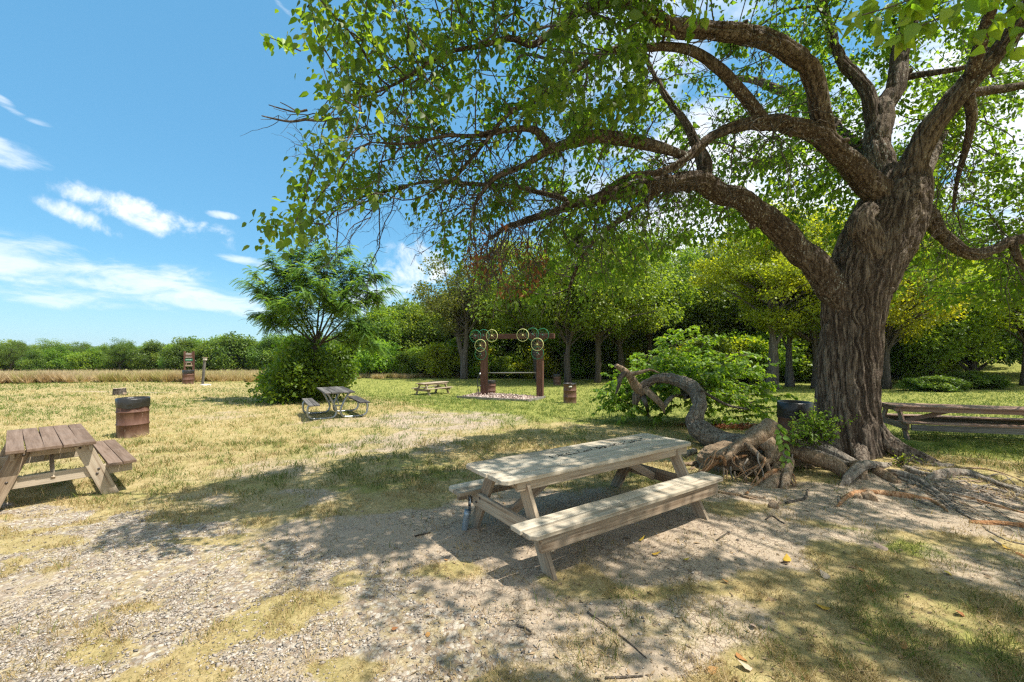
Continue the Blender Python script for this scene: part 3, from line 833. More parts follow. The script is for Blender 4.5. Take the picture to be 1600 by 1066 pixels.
# crown volume the twigs grow into
def crown_targets():
    out = []
    edge_y = np.array([-60, 0, 60, 110, 180, 250, 270, 300, 330, 370, 392])
    edge_x = np.array([455, 458, 462, 500, 490, 480, 436, 440, 402, 425, 450])
    def keep_left(p):
        px, py = 800 + F * p[:, 0] / p[:, 1], YH - F * (p[:, 2] - EYE) / p[:, 1]
        wob = (fbm(py * .02, 3.3, 0, 3) - .5) * 40
        left = np.interp(py, edge_y, edge_x) + wob
        low = np.interp(px, [400, 450, 520, 600, 640, 700, 780, 860, 940, 1030, 1090, 1160, 1250, 1330, 1420, 1500, 1600], [370, 385, 362, 318, 330, 385, 450, 470, 462, 440, 350, 370, 350, 400, 480, 530, 510])
        return (px > left) & (py < low + (fbm(px * .02, 8., 0, 3) - .5) * 50)
    # left skirt, seen edge on
    n = 8500
    Y = rng.uniform(3.4, 8.6, n); px = rng.uniform(400, 1040, n); py = rng.uniform(-330, 480, n)
    p = np.stack([(px - 800) / F * Y, Y, EYE - (py - YH) / F * Y], -1)
    rad = np.hypot((p[:, 0] - 4.6) / 9.6, (p[:, 1] - 6.9) / 5.2)
    top = 10.2 * np.sqrt(np.clip(1 - rad ** 2 * .82, 0, 1)) - .4
    ok = keep_left(p) & ((px < 600) | (py < 150) | (Y > 5.0)) & (rad < 1.02) & (p[:, 2] < top) & (rng.random(n) < np.clip(.45 + 1.0 * (rad - .45), .25, 1))
    out.append(p[ok])
    # back of the crown behind the limbs
    n = 5200
    Y = rng.uniform(7.7, 13.2, n); px = rng.uniform(900, 1900, n); py = rng.uniform(-250, 520, n)
    p = np.stack([(px - 800) / F * Y, Y, EYE - (py - YH) / F * Y], -1)
    rad = np.hypot((p[:, 0] - 6.0) / 11, (p[:, 1] - 7.0) / 6.4)
    top = 10.4 * np.sqrt(np.clip(1 - rad ** 2 * .8, 0, 1))
    ok = keep_left(p) & (rad < 1) & (p[:, 2] < top) & (p[:, 2] > 3.2 + .5 * np.sin(p[:, 0] * 1.7)) & (rng.random(n) < .9) & (Y < 10.3 + .45 * np.maximum(0, p[:, 0] - 6.5))
    out.append(p[ok])
    # the roof of the umbrella over the camera side, above the picture
    n = 21000
    p = np.stack([rng.uniform(-4.2, 13, n), rng.uniform(-.6, 8, n), rng.uniform(4.0, 9.5, n)], -1)
    rad = np.hypot((p[:, 0] - 5.2) / 9.6, (p[:, 1] - 6.9) / 7.4)
    top = 10.2 * np.sqrt(np.clip(1 - rad ** 2 * .85, 0, 1))
    py = YH - F * (p[:, 2] - EYE) / np.maximum(p[:, 1], .05)
    hole = fbm(p[:, 0] * .95 + 3, p[:, 1] * .95, 2.2, 3) < .505
    ok = (rad < 1) & (p[:, 2] < top) & ((p[:, 1] < .3) | (py < -40)) & hole & (p[:, 2] > top - 2.6) & (p[:, 0] > 1.0 + .9 * (3.2 - p[:, 1]) - 1.6 * np.maximum(0, p[:, 1] - 3.6))
    out.append(p[ok])
    # right hand side outside and inside the frame
    n = 800
    p = np.stack([rng.uniform(8.2, 15, n), rng.uniform(4.6, 11, n), rng.uniform(2.9, 9, n)], -1)
    rad = np.hypot((p[:, 0] - 6.0) / 9.2, (p[:, 1] - 7.4) / 6)
    top = 10. * np.sqrt(np.clip(1 - rad ** 2 * .85, 0, 1))
    und = 3.0 + 2.4 * np.clip((8.2 - p[:, 1]) / 3, 0, 1)
    out.append(p[(rad < 1) & (p[:, 2] < top) & (p[:, 2] > und)])
    p = np.concatenate(out)
    # the crown is short on the left and behind: it shades the ground only this far
    sx, sy = p[:, 0] - .48 * p[:, 2], p[:, 1] + .15 * p[:, 2]
    lim = np.interp(sy, [1.5, 2.6, 4.4, 5.4, 7.0, 8.5, 10, 11.5], [-.2, -1.8, -4.6, -4.9, -3.4, -1.5, .2, 2.0])
    return p[sx > lim + (fbm(sx * .9, sy * .9, 4.4, 3) - .5) * 1.3]

def colonise(limbs, targets, step=.17, kill=.30, reach=2.6, iters=64):
    nodes, parent, rad = [], [], []
    for q in limbs:
        for i, r in enumerate(q):
            parent.append(len(nodes) - 1 if i else -1)
            nodes.append(r[:3].copy()); rad.append(r[3])
    nbase = len(nodes)
    alive = [Vector(t) for t in targets]
    born = [0] * nbase
    for it in range(iters):
        kd = kdtree.KDTree(len(nodes))
        for i, p in enumerate(nodes): kd.insert(p, i)
        kd.balance()
        pull, keep = {}, []
        rch = 4.2 if it < 22 else 2.0
        for t in alive:
            co, i, d = kd.find(t)
            if d < kill: continue
            keep.append(t)
            if d < rch:
                v = (t - co) / d
                if i in pull: pull[i] += v
                else: pull[i] = v.copy()
        alive = keep
        if not pull: break
        for i, v in pull.items():
            v = np.array(v)
            v = v / (np.linalg.norm(v) + 1e-9) + rng.normal(size=3) * .16 + np.array([0, 0, -.06])
            if parent[i] >= 0:
                tdir = nodes[i] - nodes[parent[i]]
                v = v + .45 * tdir / (np.linalg.norm(tdir) + 1e-9)
            v /= np.linalg.norm(v)
            nodes.append(nodes[i] + v * step); parent.append(i); rad.append(0.0); born.append(it)
    return np.array(nodes), np.array(parent), np.array(rad), nbase

targets = crown_targets()
N_, PA, RA, NB = colonise(LIMBS, targets)
kids = [[] for _ in N_]
for i in range(NB, len(N_)):
    kids[PA[i]].append(i)
r = np.zeros(len(N_)); depth = np.zeros(len(N_), int)
for i in range(len(N_) - 1, NB - 1, -1):
    r[i] = max(.005, (sum(r[k] ** 2.2 for k in kids[i])) ** (1 / 2.2) if kids[i] else .005)
    depth[i] = 1 + max((depth[k] for k in kids[i]), default=0)
r = np.minimum(r, .055)
# branch chains: follow the stoutest child
twig, branch = Geo(), Geo()
done = np.zeros(len(N_), bool)
def chain(start, first):
    pts, rr = [N_[first], N_[start]], [min(RA[first] * .8 if first < NB else r[first], r[start] * 1.25), r[start]]
    i = start; side = []
    while True:
        done[i] = True
        if not kids[i]: break
        k = max(kids[i], key=lambda c: r[c])
        side += [(c, i) for c in kids[i] if c != k]
        i = k; pts.append(N_[i]); rr.append(r[i])
    return np.array(pts), np.array(rr), side
stack = [(c, i) for i in range(NB) for c in kids[i]]
while stack:
    c, i = stack.pop()
    pts, rr, side = chain(c, i)
    stack += side
    if len(pts) > 3:
        q = pts.copy(); q[1:-1] = .5 * pts[1:-1] + .25 * (pts[:-2] + pts[2:]); pts = q
    stout = rr.max() > .016
    (branch if stout else twig).tube(pts, rr * (1.15 if stout else 1.35), 7 if stout else 4, False)
def bare_twig(g, p, d, L, r0, level=0):
    n = 9; s = np.linspace(0, 1, n)[:, None]
    q = p + d * s * L + np.array([0, 0, -1]) * (s ** 2) * L * rng.uniform(.05, .35) + np.cumsum(rng.normal(size=(n, 3)) * .035 * L, 0)
    q[0] = p
    g.tube(q, np.linspace(r0, r0 * .3, n), 5 if level == 0 else 3, False)
    if level < 2:
        for k in range(rng.integers(2, 5) - level):
            i = rng.integers(2, n - 1)
            bare_twig(g, q[i], unit(d + rng.normal(size=3) * .75), L * rng.uniform(.35, .6), r0 * .6, level + 1)
for li, cnt, lo in ((0, 60, .45), (1, 10, .3), (2, 50, .45), (3, 34, .3), (4, 22, .3), (5, 24, .2), (11, 44, .15), (12, 8, 0), (13, 22, .2), (14, 34, .1), (15, 14, .2), (16, 30, .1), (17, 16, .2)):
    q = LIMBS[li]
    for k in range(cnt):
        i = int(len(q) * rng.uniform(lo, .97)); t_ = unit(q[min(i + 1, len(q) - 1), :3] - q[max(i - 1, 0), :3])
        d = unit(t_ * .55 + rng.normal(size=3) * .55 + np.array([0, 0, -.22]))
        bare_twig(twig, q[i, :3], d, rng.uniform(.5, 1.25), rng.uniform(.006, .012))
for k in range(16):                                          # the dead branch with its withered leaves
    p = P(rng.uniform(735, 850), rng.uniform(318, 370), rng.uniform(5.1, 6.2)); bare_twig(twig, p, unit(np.array([rng.normal() * .5, rng.normal() * .3, -1.0])), rng.uniform(.5, .85), .008)
big_part(branch, 'branches', M['twig_bark'], True, 'stuff')
big_part(twig, 'twigs', M['twig_bark'], True, 'stuff')

# leaves on the thin twigs
thin = np.where((np.arange(len(N_)) >= NB) & (r < .0125))[0]
per = rng.poisson(np.where(depth[thin] <= 2, 33, 17))
per = np.where(N_[thin, 0] < 2.0, (per * 1.35).astype(int), per)
per = np.where((N_[thin, 2] > 4.6) & (N_[thin, 1] < 5.2) & (N_[thin, 0] > 1.2), (per * 1.4).astype(int), per)
base = np.repeat(thin, per)
n = len(base)
tdir = unit(N_[base] - N_[PA[base]])
offd = unit(tdir * .5 + rng.normal(size=(n, 3)) * .8)
offl = rng.uniform(.02, .30, n)
pos = N_[base] + offd * offl[:, None] + np.array([0, 0, -.5]) * (offl ** 2)[:, None]
direc = unit(offd * .55 + np.array([0, 0, -.62]) + rng.normal(size=(n, 3)) * .38)
nrm = unit(np.array([0, 0, .75]) + offd * .35 + rng.normal(size=(n, 3)) * .50)
size = np.exp(rng.normal(math.log(.067), .26, n)).clip(.035, .125)
tint = np.clip(rng.normal(.45, .2, n) + .25 * (fbm(pos[:, 0] * .9, pos[:, 1] * .9, pos[:, 2] * .9, 2) - .5), 0, .93)
ppx, ppy = 800 + F * pos[:, 0] / np.maximum(pos[:, 1], .1), YH - F * (pos[:, 2] - EYE) / np.maximum(pos[:, 1], .1)
vis = (pos[:, 1] > .2) & (ppx > -150) & (ppx < 1750) & (ppy > -150)
# keep the air between the camera and the limbs open
gap = vis & (pos[:, 1] < 5.6) & (ppx > 1010) & (ppy > 60)
keep = ~gap
sx_, sy_ = pos[:, 0] - .48 * pos[:, 2], pos[:, 1] + .15 * pos[:, 2]
keep &= ~((fbm(sx_ * 1.35, sy_ * 1.35, 7.7, 2) > np.where(pos[:, 0] < 1.5, .60, .58)) & (rng.random(n) < .86))      # gaps cut through the crown along the sun's line to dapple the ground
keep &= ~(vis & (pos[:, 1] < 3.1))
keep &= ~(vis & (pos[:, 1] < 4.7) & (ppx > 590) & (ppy > 190))
keep &= ~((((ppx - 790) / 70) ** 2 + ((ppy - 412) / 62) ** 2 < 1) & vis & (pos[:, 1] < 5.6) & (rng.random(n) < .8))
dead = vis & (((ppx - 790) / 66) ** 2 + ((ppy - 408) / 62) ** 2 < 1) & (pos[:, 1] > 4.6) & (rng.random(n) < .75)
def leaf_geo(sel, name, mat, tmpl, label=None):
    V, T = leaves(pos[sel], direc[sel], nrm[sel], size[sel], tmpl)
    g = Geo(); g.add(V, T, None, np.repeat(tint[sel], len(tmpl[0])))
    return big_part(g, name, mat, False, 'stuff', label)
near_ = vis & (pos[:, 1] < 7.2)
close_ = near_ & (pos[:, 1] < 5.2)
leaf_geo(keep & close_ & ~dead, 'lower_crown', M['mulberry'], LEAF7, 'hanging outer sprays of large drooping leaves')
near_, far_ = near_ & ~close_, ~near_
leaf_geo(keep & near_ & ~dead, 'crown', M['mulberry'], LEAF5, 'leafy lower crown of large drooping leaves')
size = size * 1.30
leaf_geo(keep & far_ & ~dead, 'upper_crown', M['mulberry'], LEAF4)
size = size * .85
tint = rng.random(n)
leaf_geo(keep & dead, 'dead_leaves', M['dead_leaf'], SLIM4, 'withered red brown leaves on a dead branch')

# ------------------------------------------------------------------ other trees
def gen_tree(seed, H, R, th, tr, n_clump, n_leaf, leaf, tmpl=LEAF4, shell=.45, flat=.8, lean=(0, 0), forks=1, vz=None, cl=.30, droop=.2):
    """meshes of one tree standing at the origin: trunk with limbs, and crown"""
    rg = np.random.default_rng(seed)
    tg, cg = Geo(), Geo()
    lean = np.array(lean, float)
    cz, rz = (th + H) / 2, (H - th) / 2
    # trunk stems
    stems = []
    for k in range(forks):
        a = rg.uniform(0, 6.28); sp = (0 if forks == 1 else .16 + .10 * rg.random())
        pts = []
        for f in np.linspace(0, 1, 7):
            h = f * H * .86
            off = lean * f + np.array([math.cos(a), math.sin(a)]) * sp * R * 1.5 * max(0, f - .12) + rg.normal(size=2) * .05 * R * f
            pts.append((off[0], off[1], h - .12 * (f == 0), tr * (1 if forks == 1 else .78) * (1.25 - .25 * min(1, f * 8)) * max(.12, 1 - 1.0 * f)))
        stems.append(spline(pts, 26))
        tg.tube(stems[-1][:, :3], stems[-1][:, 3], 9, True, .4, rough=furrows(.012 + tr * .06, tr * .35, .1, .8, seed))
    d = unit(rg.normal(size=(n_clump, 3)))
    rad = rg.random(n_clump) ** shell
    C = d * rad[:, None] * np.array([R, R, rz]) * .86
    if vz is not None:                                         # narrow the crown with height
        f = (C[:, 2] / rz + 1) / 2
        C[:, :2] *= np.interp(f, [0, .3, .6, 1], vz)[:, None]
    C += np.array([0, 0, cz]); C[:, :2] += lean * .75
    for c in C:
        q = stems[rg.integers(len(stems))]
        hz = np.clip(c[2] - np.hypot(*(c[:2])) * rg.uniform(.35, .8), th * .75, H * .84)
        i = int(np.argmin(np.abs(q[:, 2] - hz)))
        a = q[i, :3]; b = c
        m = (a + b) / 2 + np.array([0, 0, .12 * np.linalg.norm(b - a)]) + rg.normal(size=3) * .05 * R
        s = spline([(*a, max(q[i, 3] * .5, .02)), (*m, max(q[i, 3] * .30, .015)), (*b, .008)], 8)
        tg.tube(s[:, :3], s[:, 3], 5, False, .3)
    per = np.maximum(4, (n_leaf / n_clump * rg.uniform(.6, 1.4, n_clump)).astype(int))
    ci = np.repeat(np.arange(n_clump), per); n = len(ci)
    cr = R * cl * rg.uniform(.7, 1.25, n_clump)
    o = unit(rg.normal(size=(n, 3))) * (rg.random(n) ** .5)[:, None]
    o[:, 2] *= flat
    pos = C[ci] + o * cr[ci][:, None]
    pos[:, 2] = np.maximum(pos[:, 2], .12)
    nrm = unit(o * .55 + np.array([0, 0, .65]) + rg.normal(size=(n, 3)) * .5)
    dr = unit(o + np.array([0, 0, -droop]) + rg.normal(size=(n, 3)) * .7)
    V, T = leaves(pos, dr, nrm, leaf * rg.uniform(.7, 1.35, n), tmpl)
    ctint = rg.normal(.45, .18, n_clump)
    cg.add(V, T, None, np.repeat(np.clip(ctint[ci] + rg.normal(size=n) * .14, 0, 1), len(tmpl[0])))
    return tg.mesh('trunk', True), cg.mesh('crown')

KINDS = {
 'open':   (gen_tree(1, 12.0, 5.4, 3.6, .42, 90, 17000, .20, shell=.45, forks=3, cl=.19), 'grey_leaf', 'grey_bark'),
 'tall':   (gen_tree(2, 13.0, 5.4, 3.0, .30, 90, 18000, .21, shell=.45, cl=.20, droop=.4), 'mid_leaf', 'dark_bark'),
 'wide':   (gen_tree(3, 11.0, 5.6, 2.6, .28, 90, 18000, .20, shell=.5, lean=(-1.2, .4), forks=2, cl=.20, droop=.4), 'mid_leaf', 'dark_bark'),
 'lime':   (gen_tree(4, 11.2, 4.7, 2.9, .30, 110, 34000, .15, shell=.5, cl=.20, flat=.5), 'lime_leaf', 'grey_bark'),
 'dense':  (gen_tree(5, 8.0, 3.6, .3, .24, 60, 22000, .25, shell=.35, cl=.33, vz=[1.0, 1.05, .9, .55]), 'dark_leaf', 'dark_bark'),
 'dense2': (gen_tree(6, 9.5, 4.4, .5, .26, 64, 24000, .27, shell=.35, cl=.31, vz=[.9, 1.05, 1, .6]), 'mid_leaf', 'dark_bark'),
 'round':  (gen_tree(7, 6.0, 3.3, .4, .2, 48, 16000, .24, shell=.35, cl=.34, vz=[1.0, 1.05, .95, .6]), 'dark_leaf', 'dark_bark'),
 'bushy':  (gen_tree(8, 3.0, 2.0, .05, .07, 36, 9000, .20, shell=.4, cl=.36), 'shrub_leaf', 'twig_bark'),
}
def plant(kind, x, y, h, label, cat='tree', group=None, name=None, rz=None, wide=1.0, leaf=None):
    (tm, cm), lm, bm = KINDS[kind]
    base = {'open': 12., 'tall': 13., 'wide': 11., 'lime': 11.2, 'dense': 8., 'dense2': 9.5, 'round': 6., 'bushy': 3.}[kind]
    s = h / base
    o = empty(name or {'open': 'open_tree', 'tall': 'tall_tree', 'wide': 'leaning_tree', 'lime': 'yellow_green_tree', 'dense': 'dense_tree', 'dense2': 'dense_tree', 'round': 'round_tree', 'bushy': 'shrub'}[kind],
              (x, y, gz1(x, y) - .03), rng.uniform(0, 6.28) if rz is None else rz)
    o.scale = (s * wide, s * wide, s)
    for nm, me, mt in (('trunk', tm, M[bm]), ('crown', cm, M[leaf or lm])):
        if len(me.materials) == 0: me.materials.append(mt)
        c = link(nm, me, o)
        if me.materials[0] != mt:
            c.material_slots[0].link = 'OBJECT'; c.material_slots[0].material = mt
        if nm == 'crown': c['kind'] = 'stuff'
    return tag(o, label, cat, group)
def at(px, Y): return (px - 800) / F * Y, Y

# single trees of the lawn
x, y = at(725, 41.0); plant('open', x, y, 12.8, 'grey green tree with three tall stems behind the small far picnic table', wide=1.0, rz=.5)
x, y = at(843, 37.0); plant('wide', x, y, 13.0, 'dark trunked tree leaning left behind the right post of the wheel arch', rz=.2)
x, y = at(888, 34.5); plant('tall', x, y, 13.2, 'slim dark trunked tree just behind the distant drum right of the arch', rz=1.0, wide=.9)
x, y = at(934, 36.0); plant('wide', x, y, 12.5, 'tree with paired dark trunks left of the fallen trunk tip', rz=2.2)
x, y = at(968, 40.0); plant('tall', x, y, 14.0, 'forked dark trunk tree above the tip of the fallen trunk', rz=4.0)
x, y = at(1015, 42.0); plant('tall', x, y, 16.5, 'tall mid green tree above the leafy fallen crown', rz=5.1, wide=.85)
x, y = at(1206, 28.5); plant('lime', x, y, 13.4, 'bright yellow green feathery tree under the big lower limb', rz=.4, wide=.96)
x, y = at(1234, 30.5); plant('lime', x, y, 12.0, 'slimmer yellow green tree leaning behind the bright feathery tree', rz=3.1, wide=.8)
x, y = at(1275, 28.5); plant('tall', x, y, 11.5, 'dark trunk tree half hidden by the left edge of the big trunk', rz=2.0)
x, y = at(1386, 27.5); plant('tall', x, y, 11.0, 'grey trunk tree showing just right of the big trunk', rz=.9, leaf='lime_leaf', wide=.9)
x, y = at(1450, 30.0); plant('dense2', x, y, 8.0, 'deep green tree with low branches behind the long table', rz=.9, leaf='mid_leaf')
x, y = at(1520, 33.0); plant('dense', x, y, 8.0, 'dark blue green tree at the foot of the sunny slope', rz=2.9)
x, y = at(1600, 27.0); plant('wide', x, y, 9.5, 'bright green tree overhanging the right end of the long table', rz=1.7, leaf='lime_leaf')
x, y = at(1700, 30.0); plant('tall', x, y, 12, 'tall green tree beyond the right end of the long table', rz=.7)
# low hedge at the far side of the lawn
for i, px in enumerate((1408, 1440, 1474, 1508, 1538)):
    x, y = at(px, 26.5 + .5 * (i % 2)); plant('bushy', x + rng.normal() * .4, y + rng.normal() * .8, rng.uniform(.55, 1.5), ('leftmost', 'second', 'middle', 'fourth', 'rightmost')[i] + ' low dark shrub of the row along the far lawn edge', 'shrub', 'low shrubs along the far lawn edge', 'low_shrub', wide=rng.uniform(1.2, 1.9), leaf='dark_leaf')

def near_px(px):
    for lim, txt in ((585, 'right of the feathery tree'), (615, 'between the feathery tree and the far picnic table'), (642, 'above the left end of the far picnic table'), (668, 'straight behind the far picnic table'), (692, 'left of the three stemmed grey tree'), (735, 'behind the three stemmed grey tree'),
                     (760, 'behind the left arch post'), (785, 'seen through the left half of the arch'), (815, 'seen through the middle of the arch'), (843, 'seen just inside the right arch post'), (868, 'just right of the arch'), (900, 'above the drum bin right of the arch'), (930, 'left of the fallen trunk tip'),
                     (962, 'above the fallen trunk tip'), (995, 'above the arch of the fallen trunk'), (1026, 'above the left part of the leafy fallen crown'), (1060, 'above the middle of the leafy fallen crown'), (1092, 'left of the bright feathery yellow tree'), (1125, 'at the left edge of the bright feathery yellow tree'), (1155, 'behind the left half of the feathery yellow tree'),
                     (1185, 'behind the middle of the feathery yellow tree'), (1215, 'behind the trunk of the feathery yellow tree'), (1248, 'right of the feathery yellow tree trunk'), (1285, 'at the left edge of the big trunk'), (1320, 'hidden behind the left half of the big trunk'), (1352, 'hidden behind the right half of the big trunk'), (1390, 'at the right edge of the big trunk'),
                     (1425, 'above the left end of the long table'), (1460, 'above the left third of the long table'), (1500, 'above the middle of the long table'), (1545, 'at the foot of the sunny slope'), (1590, 'on the sunny slope at the right edge')):
        if px < lim: return txt
    return ('just outside the right edge', 'well outside the right edge', 'farthest outside the right edge')[min(2, int((px - 1590) // 65))]
# the wood behind
k = 0
for px, Y, h, kd_, wd in [(570, 52, 7.6, 'dense', 1.1), (600, 50, 8.6, 'dense2', 1), (628, 53, 9.4, 'dense', 1.1), (655, 50, 8.6, 'dense2', 1), (680, 54, 10, 'dense', 1.1), (702, 50, 9.4, 'dense2', 1), (742, 50, 10.6, 'dense', 1),
                       (770, 48, 10.2, 'dense2', 1), (800, 50, 11.5, 'dense', 1), (828, 47, 11, 'dense2', .9), (858, 50, 12, 'dense', .9), (880, 46, 11, 'dense2', .9), (912, 49, 12, 'dense', .9), (945, 46, 12, 'dense2', .9),
                       (980, 48, 12.5, 'dense', .9), (1010, 46, 12.2, 'dense2', .9), (1042, 47, 12, 'dense', .9), (1075, 44, 10, 'dense2', .9), (1105, 44, 11, 'dense', .9), (1140, 41, 11, 'dense2', .9), (1172, 42, 11, 'dense', .9), (1200, 40, 11, 'dense2', .9),
                       (1232, 40, 11, 'dense', 1), (1265, 38, 11, 'dense2', 1), (1300, 38, 11, 'dense', 1), (1335, 37, 11, 'dense2', 1), (1370, 37, 11, 'dense', 1), (1405, 37, 11, 'dense2', 1), (1440, 37, 11.5, 'dense', 1), (1478, 39, 11, 'dense2', 1),
                       (1520, 46, 12, 'dense2', 1), (1565, 56, 12, 'dense', 1), (1610, 58, 13, 'dense2', 1), (1660, 50, 12, 'dense', 1), (1720, 44, 12, 'dense2', 1), (1790, 42, 12, 'dense', 1),
                       (640, 66, 11, 'dense', 1.2), (720, 68, 14, 'dense2', 1.1), (800, 66, 15, 'dense', 1.1), (890, 64, 15, 'dense2', 1), (960, 64, 16, 'dense', 1), (1030, 62, 15.5, 'dense2', 1), (1110, 60, 17.5, 'dense', 1), (1190, 58, 18.5, 'dense2', 1),
                       (1270, 56, 19, 'dense', 1), (1350, 56, 18, 'dense2', 1), (1430, 56, 18, 'dense', 1)]:
    x, y = at(px, Y); k += 1
    plant(kd_, x, y, h, ('tall back row ' if Y > 55 else '') + ('dark' if kd_ == 'dense' else 'mid green') + ' wood tree ' + near_px(px), 'tree', 'trees of the dark wood behind the lawn', 'wood_tree', wide=wd)
for i, px in enumerate(range(592, 1480, 25)):
    x, y = at(px + rng.uniform(-8, 8), 43.5 - (px > 1050) * 8 + (i % 2) * 1.6)
    plant('bushy', x, y, rng.uniform(2.2, 4.6), ('bright', 'yellow green', 'leafy')[i % 3] + (' low' if i % 2 else '') + ' undergrowth shrub ' + near_px(px), 'shrub', 'undergrowth shrubs at the foot of the wood', 'undergrowth_shrub', wide=1.1, leaf=('sprout_leaf', 'lime_leaf', 'mid_leaf')[i % 3])

for i, (px, Y) in enumerate(((1860, 36), (1950, 33), (2060, 34), (2180, 30), (2320, 31))):
    x, y = at(px, Y); plant(('dense2', 'tall', 'dense')[i % 3], x, y, 10 + i % 3, 'green tree on the slope beyond the right end of the lawn', 'tree', 'trees on the slope beyond the lawn', 'slope_tree')
def far_px(px):
    for lim, txt in ((-140, 'farthest outside the left edge'), (-95, 'well outside the left edge'), (-50, 'outside the left edge'), (-5, 'just outside the left edge'), (40, 'above the left part of the brown table'), (85, 'above the middle of the brown table'), (130, 'above the right part of the brown table'), (175, 'left of the stump'), (220, 'above the near left drum bin'),
                     (262, 'left of the trail sign'), (292, 'behind the trail sign'), (312, 'between trail sign and leaning post'), (335, 'behind the leaning post'), (357, 'right of the leaning post'), (380, 'two thirds from leaning post to feathery tree'), (402, 'at the left tips of the feathery tree'), (424, 'left of the round shrub'), (446, 'behind the left side of the round shrub'),
                     (468, 'behind the middle of the round shrub'), (490, 'behind the stem of the feathery tree'), (512, 'behind the right side of the round shrub'), (535, 'just right of the round shrub'), (557, 'below the right tips of the feathery tree'), (900, 'right of the feathery tree')):
        if px < lim: return txt
# the far treeline beyond the prairie grass
for i, px in enumerate(np.arange(-170, 300, 15.0)):
    Y = 66 + 5 * (i % 3) + rng.uniform(-1.5, 1.5); x, y = at(px + rng.uniform(-5, 5), Y)
    top = YH - 4 + 5 * math.sin(i * 1.3) + rng.uniform(-9, 6)
    h = EYE + (YH - top) / F * Y - gz1(x, y)
    plant(('round', 'dense', 'dense2', 'tall', 'round', 'wide', 'dense')[i % 7], x, y, max(3.6, h * (1.12 if i % 7 in (3, 5) else 1)), ('pale', 'dark', 'mid green')[i % 3] + ' low treeline tree ' + far_px(px), 'tree', 'trees of the low treeline beyond the prairie', 'treeline_tree', wide=rng.uniform(.9, 1.35), leaf=('dark_leaf', 'mid_leaf', 'shrub_leaf', 'dark_leaf')[i % 4])
for i, px in enumerate(np.arange(284, 580, 22.0)):
    Y = 61 + 4 * (i % 2); x, y = at(px + rng.uniform(-6, 6), Y)
    top = 532 - 4 * math.sin(i * 1.9) + rng.uniform(-6, 6) - (8 if px > 330 else 0)
    h = EYE + (YH - top) / F * Y - gz1(x, y)
    plant(('dense', 'round', 'dense2')[i % 3], x, y, h, ('dark', 'lighter')[i % 2] + ' taller treeline tree ' + far_px(px), 'tree', 'taller treeline trees behind the signpost', 'treeline_tree', wide=1.1, leaf=('dark_leaf', 'mid_leaf')[i % 2])

